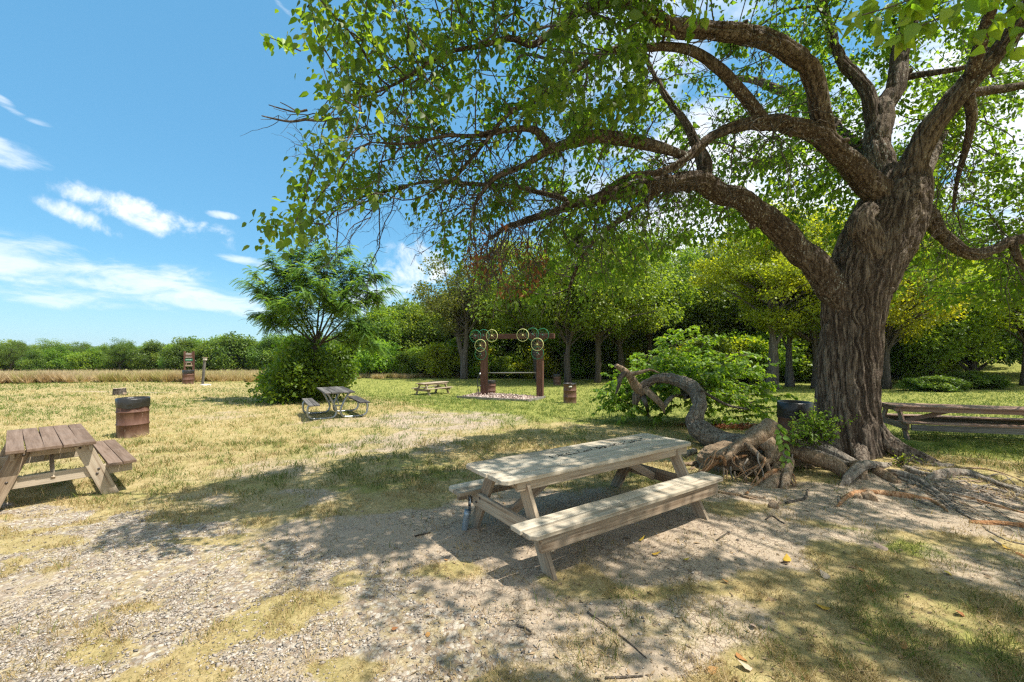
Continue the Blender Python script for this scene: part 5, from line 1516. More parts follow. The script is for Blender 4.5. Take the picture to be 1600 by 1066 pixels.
# ------------------------------------------------------------------ trail signs and stump
def trail_sign():
    x, y = at(295.6, 28.3); z = gz1(x, y); yaw = -math.atan2(x, y) * .6
    o = empty('trail_sign', (x, y, z), yaw); tag(o, 'brown two post trail sign with white lettering and a green plate', 'signpost')
    for s in (-1, 1): board('post', o, 2.2, .11, .11, (s * .235, 0, 1.0), (0, 0, 1), (0, 1, 0), M['stain'], .006)
    rows = [(1.90, .20, 'stain'), (1.70, .13, 'stain'), (1.53, .14, 'sign_green'), (1.37, .11, 'stain'), (1.14, .10, 'wood_tan')]
    for zz, h, m in rows:
        b = board('sign_board', o, .40, h, .03, (0, -.07, zz), (1, 0, 0), (0, -1, 0), M[m], .004)
        rows_ = 2 if h > .15 else 1
        g = Geo(); rg = np.random.default_rng(int(zz * 100))
        for k in range(rows_):
            xx = -.15
            while xx < .13 and m != 'wood_tan':
                w = rg.uniform(.012, .03); g.box((xx, (k - (rows_ - 1) / 2) * .085, .018), (w, .04, .003)); xx += w + .012
        if g.n: g.build('lettering', M['sign_white'], b)
    for s in (-1, 1):
        board('spacer', o, .09, .06, .03, (s * .14, -.07, 1.25), (0, 0, 1), (0, -1, 0), M['wood_tan'], .003)
trail_sign()
def lone_post():
    x, y = at(316.5, 26.7); z = gz1(x, y)
    o = empty('leaning_post', (x, y, z)); tag(o, 'leaning weathered post with pale cap right of the trail sign', 'post')
    board('post', o, 1.72, .11, .11, (.075, 0, .82), (.095, 0, 1), (0, 1, 0), M['wood_grey'], .008)
    board('cap_board', o, .17, .16, .15, (.165, -.01, 1.60), (1, 0, 0), (0, .1, 1), M['stone'], .02)
    board('cap_plate', o, .22, .20, .03, (.17, -.01, 1.70), (1, 0, 0), (0, .1, 1), M['wood_pale'], .004)
    g = Geo(); n = 14; th = np.linspace(0, 2 * np.pi, n, endpoint=False); rr = .3 * (1 + .3 * (fbm(th * 2, 1, 1, 2) - .5))
    x2, y2 = at(321, 26.1)
    s = empty('flat_stone', (x2, y2, gz1(x2, y2))); tag(s, 'flat pale stone in the grass at the foot of the leaning post', 'stone')
    V = np.concatenate([np.stack([rr * np.cos(th), rr * .7 * np.sin(th), np.full(n, h)], -1) * np.array([k, k, 1]) for h, k in ((-.05, 1.05), (.05, 1), (.075, .85))] + [np.array([[0, 0, .08]])])
    j = np.arange(n); kk = (j + 1) % n
    Q = np.concatenate([np.stack([a * n + j, a * n + kk, (a + 1) * n + kk, (a + 1) * n + j], -1) for a in (0, 1)])
    g.add(V, np.stack([2 * n + j, 2 * n + kk, np.full(n, 3 * n)], -1), Q); g.build('slab', M['stone'], s)
lone_post()
def stump():
    p = G(187, 617.5); o = empty('tree_stump', p); tag(o, 'short brown tree stump in the mown field behind the drum bin', 'stump')
    g = Geo(); q = spline([(0, 0, -.05, .27), (0, 0, .06, .23), (.0, 0, .18, .21), (.0, 0, .31, .20)], 14)
    f = furrows(.02, .09, 0, .3, 4.)
    V, Q, T = tube(q[:, :3], q[:, 3], 28, False, 1, f); g.add(V, None, Q); g.build('bark', M['dark_bark'], o, True)
    n = 28; ring = V[-n:]; g = Geo(); c = np.array([[0, 0, .30]]); j = np.arange(n)
    VV = np.concatenate([ring, c]); VV[:, 2] += rng.uniform(-.01, .02, n + 1); g.add(VV, np.stack([j, (j + 1) % n, np.full(n, n)], -1)); g.build('cut_face', M['endgrain'], o)
    g = Geo()
    for k in range(5):
        a = rng.uniform(4.6, 6.6); g.box((.26 * math.cos(a), .26 * math.sin(a), .05), (.10, .03, .13), Matrix.Rotation(rng.normal() * .5, 3, 'Y'))
    g.build('splinters', M['wood_pale'], o)
stump()

# ------------------------------------------------------------------ fallen trunk, root plate and roots
def px_path(rows, sides, amp=.008, cell=.04, g=None, mat='root', name='root', parent=None, label=None, n=None, twist=.3):
    """rows: (px, py, distance or None for the ground, width px, lift)"""
    pts = []
    for r_ in rows:
        px, py, Y, w = r_[:4]; lift = r_[4] if len(r_) > 4 else 0
        p = G(px, py) if Y is None else P(px, py, Y)
        t = (px - 800) / F; rad = .5 * w * p[1] / F / math.sqrt(1 + .6 * t * t)
        if Y is None: p = p + np.array([0, 0, rad * .10 + lift])
        pts.append((*p, rad))
    own = g is None
    if own: g = Geo()
    L = sum(np.linalg.norm(np.subtract(pts[i + 1][:3], pts[i][:3])) for i in range(len(pts) - 1))
    add_limb(g, pts, n or int(np.clip(L / .025, 24, 140)), sides, amp, cell, twist, rng.uniform(0, 50), wander=.9 if n is None else .5)
    return g

fallen = empty('fallen_tree', (*G(1120, 705)[:2], 0)); tag(fallen, 'fallen arching trunk with an upturned root plate beside the big tree', 'fallen tree')
def fpart(g, name, mat, label=None, kind=None, smooth=True):
    me = g.mesh(name, smooth); me.transform(Matrix.Translation(-fallen.location))
    return tag(link(name, me, fallen, M[mat]), label, kind=kind)
g = px_path([(1205, 694, 7.1, 44), (1168, 697, 7.5, 40), (1138, 694, 7.9, 37), (1112, 685, 8.2, 37), (1096, 674, 8.4, 35), (1087, 664, 8.55, 30), (1090, 648, 8.7, 24), (1094, 634, 8.9, 22), (1089, 617, 9.2, 22), (1074, 602, 9.6, 21), (1053, 594, 10.0, 18), (1030, 592, 10.2, 14), (1013, 598, 10.4, 13), (1004, 607, 10.5, 17), (996, 620, 10.5, 15), (993, 633, 10.5, 8)], 120, .016, .05, n=280, twist=.5)
fpart(g, 'trunk', 'fallen_bark')
g = px_path([(1004, 614, 10.45, 16), (993, 603, 10.4, 14), (986, 590, 10.3, 12), (978, 582, 10.25, 11), (970, 576, 10.2, 9), (962, 571, 10.15, 7)], 30, .006, .035); fpart(g, 'broken_limb', 'root')
g = px_path([(982, 585, 10.3, 8), (1000, 582, 10.1, 6), (1016, 578, 10.0, 4), (1030, 583, 9.9, 2)], 12, .003); fpart(g, 'broken_limb', 'root')
g = px_path([(976, 581, 10.2, 10), (969, 592, 10.15, 8), (967, 602, 10.1, 6), (962, 616, 10.1, 3)], 14, .004); fpart(g, 'broken_limb', 'twig_bark')
g = px_path([(1008, 608, 10.3, 11), (1022, 621, 10.1, 10), (1033, 632, 10.0, 9), (1037, 641, 10.0, 5), (1039, 646, 10.0, 2)], 30, .005, .04); fpart(g, 'broken_limb', 'root')
g = px_path([(1036, 636, 10.05, 8), (1046, 624, 10.2, 7), (1056, 618, 10.4, 6), (1072, 622, 10.6, 6)], 16, .005); fpart(g, 'broken_limb', 'grey_root')
g = px_path([(1004, 618, 10.5, 9), (1010, 634, 10.4, 6), (1012, 650, None, 5)], 14, .004); fpart(g, 'broken_limb', 'twig_bark')
g = px_path([(1095, 610, 9.0, 5), (1120, 625, 9.6, 5), (1140, 634, 10.2, 4), (1170, 640, 11, 3)], 8, .002); fpart(g, 'broken_limb', 'twig_bark')

def lump(c, radii, seed, amp=.3, n=(56, 40), bite=None):
    u = np.linspace(0, 2 * np.pi, n[0], endpoint=False); v = np.linspace(.02, np.pi - .02, n[1])
    uu, vv = np.meshgrid(u, v); d = np.stack([np.cos(uu) * np.sin(vv), np.sin(uu) * np.sin(vv), np.cos(vv)], -1).reshape(-1, 3)
    f = 1 + amp * (fbm(d[:, 0] * 1.7 + seed, d[:, 1] * 1.7, d[:, 2] * 1.7, 3) - .5) * 2 + .10 * (fbm(d[:, 0] * 3, d[:, 1] * 3 + seed, d[:, 2] * 14, 3) - .5) + .05 * (fbm(d[:, 0] * 12, d[:, 1] * 12 + seed, d[:, 2] * 12, 2) - .5)
    V = np.asarray(c) + d * f[:, None] * np.asarray(radii)
    if bite is not None:
        for bc, br, k in bite:
            w = np.exp(-(((V - bc) / br) ** 2).sum(1)); V = V + w[:, None] * np.asarray(k)
    i = np.arange(n[1] - 1)[:, None] * n[0]; j = np.arange(n[0])[None]; k = (j + 1) % n[0]
    g = Geo(); g.add(V, None, np.stack([i + j, i + n[0] + j, i + n[0] + k, i + k], -1).reshape(-1, 4), np.clip(f - .5, 0, 1)); return g
# matted soil held in the plate, hollowed underneath
def open_hollow(g, holes):
    """take away the faces round a point, leaving a ragged mouth into the hollow lump"""
    V = g.V[0]; Q = g.Q[0]; c = V[Q].mean(1)
    keep = np.ones(len(Q), bool)
    for h, r_ in holes:
        d = (((c - h) / r_) ** 2).sum(1) + .5 * (fbm(c[:, 0] * 14, c[:, 1] * 14, c[:, 2] * 14, 2) - .5)
        keep &= d > 1
    g.Q[0] = Q[keep]; return g
c1 = P(1150, 724, 6.45)
g = lump(c1 + np.array([0, .25, -.10]), (.46, .40, .36), 3., .16, (130, 90))
open_hollow(g, [(P(1170, 756, 6.0), np.array([.27, .45, .13]))])
fpart(g, 'root_soil', 'soil', 'matted brown soil and fibre round the dark hollow of the root plate')
g = open_hollow(lump(P(1235, 738, 6.75), (.52, .34, .34), 9., .2, (110, 70)), [(P(1250, 745, 6.4), np.array([.30, .5, .14]))]); fpart(g, 'root_soil', 'soil')
g = lump(P(1196, 684, 6.75), (.30, .26, .20), 14., .45, (90, 60)); fpart(g, 'root_crown', 'root', 'gnarled pale root crown of the fallen trunk')
g = lump(P(1215, 714, 6.45), (.16, .15, .16), 21., .3, (44, 32)); fpart(g, 'root_knot', 'root')
ROOTS = [  # on the fallen plate
 ([(1208, 664, 6.65, 30), (1196, 678, 6.6, 34), (1178, 690, 6.5, 28), (1158, 696, 6.42, 22), (1148, 702, 6.35, 16), (1140, 712, 6.25, 12), (1128, 720, 6.15, 9), (1112, 728, None, 7), (1092, 738, None, 5)], 'root', 26),
 ([(1150, 698, 6.4, 12), (1136, 704, 6.4, 11), (1120, 712, 6.35, 9), (1104, 722, None, 8), (1080, 735, None, 6)], 'root', 16),
 ([(1166, 692, 6.3, 12), (1182, 708, 6.15, 10), (1196, 722, 6.05, 8), (1203, 742, 5.98, 5)], 'root', 14),
 ([(1106, 714, 6.3, 5), (1124, 714, 6.15, 6), (1131, 718, 6.1, 6), (1133, 727, 6.1, 5)], 'orange_root', 10),
 ([(1166, 712, 6.4, 5), (1140, 716, 6.25, 6), (1120, 722, 6.2, 6), (1103, 735, 6.2, 6)], 'orange_root', 10),
 ([(1226, 734, 6.1, 5), (1210, 736, 5.98, 6), (1196, 744, 5.9, 6), (1180, 760, 5.85, 5), (1166, 772, None, 4)], 'orange_root', 12),
 ([(1216, 730, 6.2, 20), (1212, 748, 6.0, 24), (1200, 760, 5.85, 24), (1193, 772, 5.75, 20), (1204, 784, 5.65, 20), (1211, 794, None, 14)], 'root', 26),
 ([(1230, 742, 6.15, 14), (1220, 754, 6.0, 15), (1208, 764, 5.85, 13), (1196, 774, 5.75, 8)], 'root', 18),
 ([(1234, 720, 6.1, 14), (1230, 738, 5.9, 13), (1225, 760, 5.75, 12), (1220, 778, 5.7, 8), (1218, 788, None, 5)], 'root', 18),
 ([(1228, 735, 6.0, 7), (1236, 752, 5.85, 6), (1242, 760, 5.8, 4)], 'root', 10),
 ([(1196, 690, 6.35, 26), (1206, 702, 6.3, 26), (1204, 716, 6.25, 18), (1196, 724, 6.2, 8)], 'root', 22),
 ([(1122, 752, 6.0, 8), (1140, 766, 5.85, 8), (1160, 776, None, 6), (1184, 782, None, 4)], 'root', 12),
 ([(1120, 768, None, 6), (1150, 774, None, 6), (1196, 780, None, 4)], 'root', 10),
 ([(1085, 708, None, 10, .03), (1070, 714, None, 10, .03), (1056, 712, None, 7)], 'grey_root', 12),
 ([(1110, 722, None, 8, .03), (1080, 728, None, 8, .03), (1052, 726, None, 6)], 'root', 12),
 ([(1190, 712, 6.2, 5), (1205, 735, 6.05, 4), (1216, 745, 6.0, 3)], 'orange_root', 8),
 ([(1160, 742, 6.0, 4), (1170, 760, 5.95, 4), (1168, 774, 5.9, 3)], 'root', 8),
 ([(1180, 735, 6.1, 4), (1184, 752, 6.0, 4), (1178, 770, 5.9, 3)], 'root', 8),
]
for rows, m, sd in ROOTS:
    fpart(px_path(rows, sd, .008, .035), 'root', m)
BIGROOTS = [
 ([(1232, 703, 6.5, 22), (1256, 710, 6.35, 27), (1284, 720, 6.2, 28), (1306, 728, 6.1, 28), (1322, 744, 6.0, 24), (1330, 762, 5.95, 22), (1338, 780, None, 16)], 'root', 34),
 ([(1400, 727, 6.35, 9), (1378, 728, 6.2, 13), (1352, 726, 6.05, 16), (1336, 736, 5.9, 17), (1322, 750, 5.8, 15), (1314, 768, 5.7, 14), (1312, 786, None, 10)], 'grey_root', 22),
 ([(1308, 792, None, 6, .02), (1322, 779, None, 8, .06), (1342, 771, None, 9, .07), (1372, 772, None, 10, .05), (1410, 776, None, 12, .03), (1450, 782, None, 11), (1470, 792, None, 8), (1480, 800, None, 4)], 'orange_root', 16),
 ([(1240, 690, 6.7, 10), (1270, 694, 6.6, 16), (1300, 706, 6.5, 20), (1330, 722, 6.4, 18), (1370, 738, None, 12)], 'grey_root', 20),
 ([(1250, 698, 6.6, 8), (1290, 712, 6.4, 12), (1320, 724, 6.3, 12), (1345, 730, 6.2, 8)], 'grey_root', 14),
 ([(1340, 728, 6.2, 30), (1345, 748, 6.0, 27), (1348, 768, 5.9, 30), (1362, 784, None, 26)], 'root', 30),
 ([(1352, 732, 6.3, 26), (1380, 744, None, 24, .03), (1402, 756, None, 16)], 'root', 24),
 ([(1368, 736, 6.4, 10), (1400, 741, None, 15, .06), (1430, 750, None, 16, .05), (1452, 764, None, 16, .03), (1475, 780, None, 14, .02), (1500, 800, None, 11), (1522, 813, None, 6)], 'grey_root', 18),
 ([(1390, 722, 6.7, 14), (1420, 735, None, 14, .05), (1446, 742, None, 12, .03), (1480, 745, None, 10, .03)], 'grey_root', 16),
 ([(1446, 752, None, 10, .03), (1468, 744, None, 22, .05), (1500, 741, None, 22, .06), (1522, 745, None, 16, .05), (1556, 757, None, 14, .05), (1600, 772, None, 13, .03), (1660, 790, None, 10)], 'grey_root', 22),
 ([(1446, 752, None, 12, .02), (1460, 764, None, 12, .03), (1490, 772, None, 10, .04), (1530, 780, None, 10, .04), (1580, 792, None, 10, .02), (1650, 806, None, 8)], 'grey_root', 16),
 ([(1505, 776, None, 5), (1530, 784, None, 8, .02), (1566, 795, None, 10, .03), (1610, 806, None, 10, .02), (1660, 815, None, 7)], 'orange_root', 14),
 ([(1512, 757, None, 6), (1550, 764, None, 8, .02), (1600, 778, None, 9, .02), (1650, 790, None, 7)], 'grey_root', 12),
 ([(1514, 816, None, 9, .03), (1530, 818, None, 13, .07), (1560, 820, None, 15, .08), (1600, 824, None, 14, .07), (1660, 830, None, 12, .04)], 'orange_root', 20),
 ([(1536, 824, None, 6), (1552, 836, None, 8, .05), (1575, 847, None, 9, .05), (1610, 854, None, 8, .02)], 'grey_root', 12),
 ([(1548, 842, None, 5), (1570, 856, None, 6, .02), (1605, 872, None, 5)], 'grey_root', 10),
 ([(1420, 720, None, 9, .02), (1452, 728, None, 10, .05), (1490, 728, None, 8, .02)], 'grey_root', 12),
 ([(1404, 748, None, 8), (1440, 762, None, 9, .03), (1462, 776, None, 8, .02), (1486, 796, None, 5)], 'grey_root', 12),
 ([(1560, 804, None, 4), (1580, 812, None, 6, .01), (1606, 818, None, 4)], 'root', 8),
 ([(1470, 757, None, 6, .02), (1510, 762, None, 7, .03), (1552, 774, None, 6, .02), (1600, 786, None, 5)], 'root', 10),
]
for rows, m, sd in BIGROOTS:
    rows = [(r_[0], r_[1], r_[2], r_[3] * (.74 if r_[0] > 1430 else .9), *( [r_[4] * .2] if len(r_) > 4 else [])) for r_ in rows]
    big_part(px_path(rows, sd + 6, .013 if sd >= 20 else .009, .045 if sd >= 20 else .035), 'root', M[m])

# fine rootlets washed bare on the bank
for k in range(54):
    rg = np.random.default_rng(300 + k); x0 = rg.uniform(1385, 1500); y0 = rg.uniform(728, 775); L = rg.uniform(60, 190); rows = []
    slope = rg.uniform(.10, .42)
    for f in np.linspace(0, 1, 6):
        rows.append((x0 + L * f, y0 + L * f * slope + rg.normal() * 3.0 + 8 * math.sin(f * 5 + k), None, rg.uniform(2.2, 5.5) * (1.15 - .6 * f), -.004 + .010 * rg.random()))
    big_part(px_path(rows, 7, .003, .03, n=30), 'root', M[('grey_root', 'root', 'grey_root')[k % 3]])
for k in range(26):
    rg = np.random.default_rng(400 + k); x0 = rg.uniform(1105, 1240); y0 = rg.uniform(700, 735); Y = rg.uniform(6.0, 6.3); rows = []
    dx, dy = rg.normal() * 26, rg.uniform(18, 52)
    for f in np.linspace(0, 1, 5):
        rows.append((x0 + dx * f + rg.normal() * 2, y0 + dy * f + rg.normal() * 2, Y - .2 * f, rg.uniform(1.6, 3.6) * (1.1 - .6 * f)))
    fpart(px_path(rows, 5, .001, .03, n=16), 'root', ('root', 'orange_root', 'grey_root')[k % 3])

# dark twisted vines on the foot of the trunk
for sd in range(0):
    rg = np.random.default_rng(40 + sd); a0 = rg.uniform(3.3, 5.9); pts = []
    for f in np.linspace(0, 1, 9):
        z = 1.0 * (1 - f) + .02; a = a0 + rg.normal() * .03 + .35 * f * (-1) ** sd
        rr = np.interp(z, [0, .2, .5, 1.1], [.66, .56, .50, .47])
        c = np.array([np.interp(z, [0, 1.1], [5.64, 5.57]), 7.0])
        pts.append((c[0] + rr * math.cos(a), c[1] + rr * math.sin(a), z + gz1(5.66, 6.6) - .12, (.012 + .012 * f)))
    gg = Geo(); add_limb(gg, pts, 50, 9, .003, .03, .2, sd); big_part(gg, 'vine_root', M['grey_root'])

# ------------------------------------------------------------------ leafy things
def shoots(name, base, spec, leaf, mat, label, cat='shrub', stem='twig_bark', seed=1, tmpl=LEAF7, per=2, step=.05, grav=.5, parent=None, stems=True):
    """spec: list of (origin, direction, length); each shoot arches over and carries alternate leaves"""
    rg = np.random.default_rng(seed)
    o = empty(name, base) if parent is None else parent
    if parent is None: tag(o, label, cat)
    b = np.asarray(base, float) if parent is None else np.zeros(3)
    sg, lg = Geo(), Geo(); pos, dr, nr, sz = [], [], [], []
    for org, d, L in spec:
        d = unit(np.asarray(d, float)); n = max(5, int(L / step))
        s = np.linspace(0, 1, n)
        p = np.asarray(org) - b + d * (s * L)[:, None] + np.array([0, 0, -1]) * (s ** 2.2 * L * grav * rg.uniform(.3, 1.1))[:, None]
        p += np.cumsum(rg.normal(size=(n, 3)) * .012, 0)
        if stems: sg.tube(p[::2] if n > 8 else p, np.linspace(.011, .003, len(p[::2] if n > 8 else p)), 4, False, .3)
        tg_ = unit(np.gradient(p, axis=0))
        for k in range(per):
            m = s > .12
            q = p[m] + rg.normal(size=(m.sum(), 3)) * .012
            sd = unit(np.cross(tg_[m], [0, 0, 1.]) + 1e-6) * rg.choice([-1, 1], m.sum())[:, None]
            pos.append(q); dr.append(unit(tg_[m] * .45 + sd * .6 + np.array([0, 0, -.42]) + rg.normal(size=q.shape) * .28))
            nr.append(unit(np.array([0, -.12, .85]) + rg.normal(size=q.shape) * .42)); sz.append(leaf * rg.uniform(.6, 1.25, len(q)) * np.interp(s[m], [.1, .8, 1], [1, 1, .6]))
    pos = np.concatenate(pos); n = len(pos)
    V, T = leaves(pos, np.concatenate(dr), np.concatenate(nr), np.concatenate(sz), tmpl)
    lg.add(V, T, None, np.repeat(np.clip(rg.normal(.5, .2, n), 0, 1), len(tmpl[0])))
    if stems: sg.build('stems', M[stem], o, True)['kind'] = 'stuff'
    lg.build('foliage', M[mat], o)['kind'] = 'stuff'
    return o

def fallen_crown():
    rg = np.random.default_rng(8); spec = []
    x0, y0 = at(1070, 11.6); z0 = gz1(x0, y0)
    limbs = [spline([(*P(1075, 620, 10.0), 0), (*(P(1060 + 40 * math.cos(a) * k, 600 - 20 * abs(math.sin(a * 2)), 11.6 + .8 * math.sin(a))), 0), (*(P(px, py, Y)), 0)], 14)[:, :3]
             for a, k, px, py, Y in ((.2, 1, 1180, 585, 12.2), (.8, 1, 1150, 560, 12.6), (1.4, 1, 1100, 535, 12.8), (2., 1, 1060, 528, 12.6), (2.6, 1, 1015, 560, 12.4), (3., 1, 965, 605, 11.8), (.0, 1.5, 1195, 615, 11.5), (1.2, .5, 1120, 580, 11.3), (2.2, .5, 1040, 570, 11.4), (.5, .8, 1140, 625, 11.2), (2.9, .8, 985, 625, 11.3))]
    bg = Geo()
    for q in limbs:
        bg.tube(q, np.linspace(.05, .012, 14), 7, False, .3)
        for i in range(3, 14):
            for k in range(5):
                a = rg.uniform(0, 6.28)
                d = np.array([math.cos(a), math.sin(a) * .8, rg.uniform(.0, 1.0)]) + .4 * unit(q[-1] - q[0])
                spec.append((q[i] + rg.normal(size=3) * .08, d, rg.uniform(.45, 1.05)))
    for k in range(110):                                     # low skirt down to the ground
        a = rg.uniform(0, 6.28); e = np.array([x0 + 2.1 * math.cos(a) * rg.random() ** .4, y0 + .9 * math.sin(a) * rg.random() ** .4, 0]); e[2] = gz1(e[0], e[1]) + rg.uniform(.1, .9)
        spec.append((e, np.array([math.cos(a), math.sin(a) * .5 - .3, .5]), rg.uniform(.5, .9)))
    o = shoots('leafy_shrub', (x0, y0, z0), spec, .135, 'sprout_leaf', 'bright green leafy crown sprouting behind the arching fallen trunk', 'shrub', seed=4, per=2, step=.058, grav=.55)
    me = bg.mesh('limbs', True); me.transform(Matrix.Translation((-x0, -y0, -z0))); link('limbs', me, o, M['twig_bark'])['kind'] = 'stuff'
    # dry brown litter below it
    n = 900; a = rg.uniform(0, 6.28, n); r_ = np.sqrt(rg.random(n))
    X, Y = at(1150, 10.9); x = X + 1.5 * r_ * np.cos(a); y = Y + .4 * r_ * np.sin(a)
    V, T = leaves(np.stack([x, y, gz(x, y) + rg.uniform(.0, .07, n)], -1), unit(rg.normal(size=(n, 3)) * np.array([1, 1, .4])), unit(np.array([0, 0, 1.]) + rg.normal(size=(n, 3)) * .6), rg.uniform(.05, .11, n), LEAF4)
    g = Geo(); g.add(V, T, None, np.repeat(rg.random(n), 4)); tag(g.build('leaf_litter', M['dead_leaf']), 'dry brown leaf litter under the leafy fallen crown', kind='stuff')
fallen_crown()

def sapling():
    rg = np.random.default_rng(12); base = P(1262, 702, 6.3)
    spec = []
    for k in range(52):
        px, py = rg.uniform(1232, 1312), rg.uniform(640, 690)
        o = base + np.array([rg.uniform(-.22, .34), rg.uniform(-.12, .2), rg.uniform(0, .25)])
        e = P(px, py, 6.3 + rg.uniform(-.3, .25)); d = e - o
        spec.append((o, d + np.array([0, 0, .18]), np.linalg.norm(d) * 1.1))
    for px, py in ((1324, 660), (1318, 668), (1300, 640), (1272, 632), (1252, 640), (1330, 663), (1308, 650)):
        d = P(px, py, 6.1) - base; spec.append((base + np.array([.05, 0, .1]), d + np.array([0, 0, .12]), np.linalg.norm(d)))
    shoots('sapling', base, spec, .058, 'sprout_leaf', 'small bright green sapling sprouting between the roots and big trunk', 'sapling', seed=3, step=.034, grav=.22, per=2)
    # a drooping spray of large leaves on the root plate
    b = P(1212, 664, 6.15); o = empty('leafy_sprig', b); tag(o, 'drooping sprig of large green leaves hanging over the root plate', 'sprig')
    g = Geo(); q = spline([b - b, P(1218, 672, 6.1) - b, P(1222, 690, 6.05) - b, P(1226, 712, 6.02) - b, P(1228, 728, 6.0) - b], 20); g.tube(q, np.linspace(.007, .003, 20), 5); g.build('stem', M['twig_bark'], o, True)
    me = None
    V, T = leaves(np.zeros((1, 3)), np.array([[0, 1., 0]]), np.array([[0, 0, 1.]]), np.ones(1), LEAF7)
    for k in range(26):
        me = np_mesh('leaf', V, T, None, {'tint': np.full(len(V), float(np.clip(rg.normal(.5, .15), 0, 1)))})
        l = link('leaf', me, o, M['sprout_leaf'])
        i = int(rg.uniform(0, 20)); s = rg.uniform(.09, .135); side = rg.choice([-1, 1])
        y = Vector(unit(np.array([side * rg.uniform(.3, .9), -.35, -rg.uniform(.2, .9)]))); z = Vector(unit(np.array([0, -.8, .6]) + rg.normal(size=3) * .25)); x = y.cross(z).normalized(); z = x.cross(y)
        Mx = Matrix((x * s, y * s, z * s)).transposed().to_4x4(); Mx.translation = Vector(q[i]) + Vector((side * .012, -.01, 0)); l.matrix_local = Mx
    p = G(1409, 727); spec = [(p, (rg.normal() * .6, -.2 + rg.normal() * .3, 1), rg.uniform(.18, .3)) for k in range(9)]
    shoots('seedling', p, spec, .055, 'mid_leaf', 'tiny leafy seedling at the right foot of the big trunk', 'seedling', seed=9, step=.03, grav=.2, per=1)
sapling()

# sprays of big leaves that hang in close view at the top right, leaf by leaf
def near_sprays():
    rg = np.random.default_rng(21)
    V, T = leaves(np.zeros((1, 3)), np.array([[0, 1., 0]]), np.array([[0, 0, 1.]]), np.ones(1), LEAF7)
    lv = [np_mesh('leaf', V, T, None, {'tint': np.full(len(V), t)}) for t in (.2, .4, .55, .65, .8)]
    for m in lv: m.materials.append(M['sprout_leaf'])
    paths = [[(1640, -60, 3.0), (1580, -20, 2.9), (1500, 15, 2.8), (1440, 40, 2.75), (1400, 60, 2.7)], [(1560, -90, 2.9), (1490, -40, 2.8), (1420, 0, 2.7), (1360, 20, 2.65), (1320, 30, 2.6)],
             [(1660, -30, 3.1), (1600, 0, 3.0), (1560, 30, 2.95), (1520, 60, 2.9)], [(1460, -80, 2.8), (1440, -30, 2.75), (1425, 10, 2.7), (1400, 45, 2.7)], [(1700, -10, 3.1), (1640, 20, 3.0), (1600, 50, 2.95), (1585, 80, 2.9)],
             [(1120, -70, 4.2), (1105, -20, 4.2), (1092, 20, 4.2), (1082, 55, 4.2)], [(1070, -60, 3.9), (1078, -10, 3.9), (1082, 20, 3.9)], [(470, 80, 5.0), (440, 66, 4.95), (425, 60, 4.9), (410, 56, 4.9)]]
    for k, path in enumerate(paths):
        q = spline([P(*p) for p in path], 24)
        g = Geo(); g.tube(q, np.linspace(.010, .003, 24), 5, False); big_part(g, 'sprig', M['twig_bark'])
        for i in range(4, 24):
            for j in range((2, 2, 2, 2, 2, 1, 1, 1)[k]):
                l = bpy.data.objects.new('leaf', lv[rg.integers(5)]); COL.objects.link(l); l.parent = big
                s = rg.uniform(.085, .135) if k < 7 else .1
                y = Vector(unit(np.array([rg.normal() * .7, rg.normal() * .5, -.75]))); z = Vector(unit(np.array([rg.normal() * .5, -.3, .6]) + rg.normal(size=3) * .4)); x = y.cross(z).normalized(); z = x.cross(y)
                Mx = Matrix((x * s, y * s, z * s)).transposed().to_4x4(); Mx.translation = Vector(q[i] + rg.normal(size=3) * .035) - Vector((TREE[0], TREE[1], 0)); l.matrix_local = Mx
    for rows in ([(480, 186, 5.0, 3), (455, 190, 5.0, 2.4), (430, 186, 5.0, 2), (409, 181, 5.0, 1.2)], [(480, 172, 5.0, 2.6), (462, 175, 5.0, 2), (440, 170, 5.0, 1.6), (420, 164, 5.0, 1.0)], [(465, 175, 5.0, 1.6), (450, 166, 5.0, 1.2), (438, 160, 5.0, .9)], [(540, 186, 5.0, 4), (500, 188, 5., 3.2), (478, 187, 5.0, 2.8)]):
        pts = [(*P(a, b, c), w * .5 * c / F * 1.5) for a, b, c, w in rows]
        qq = spline(pts, 16); g = Geo(); g.tube(qq[:, :3], qq[:, 3], 5); big_part(g, 'bare_twig', M['twig_bark'])
near_sprays()

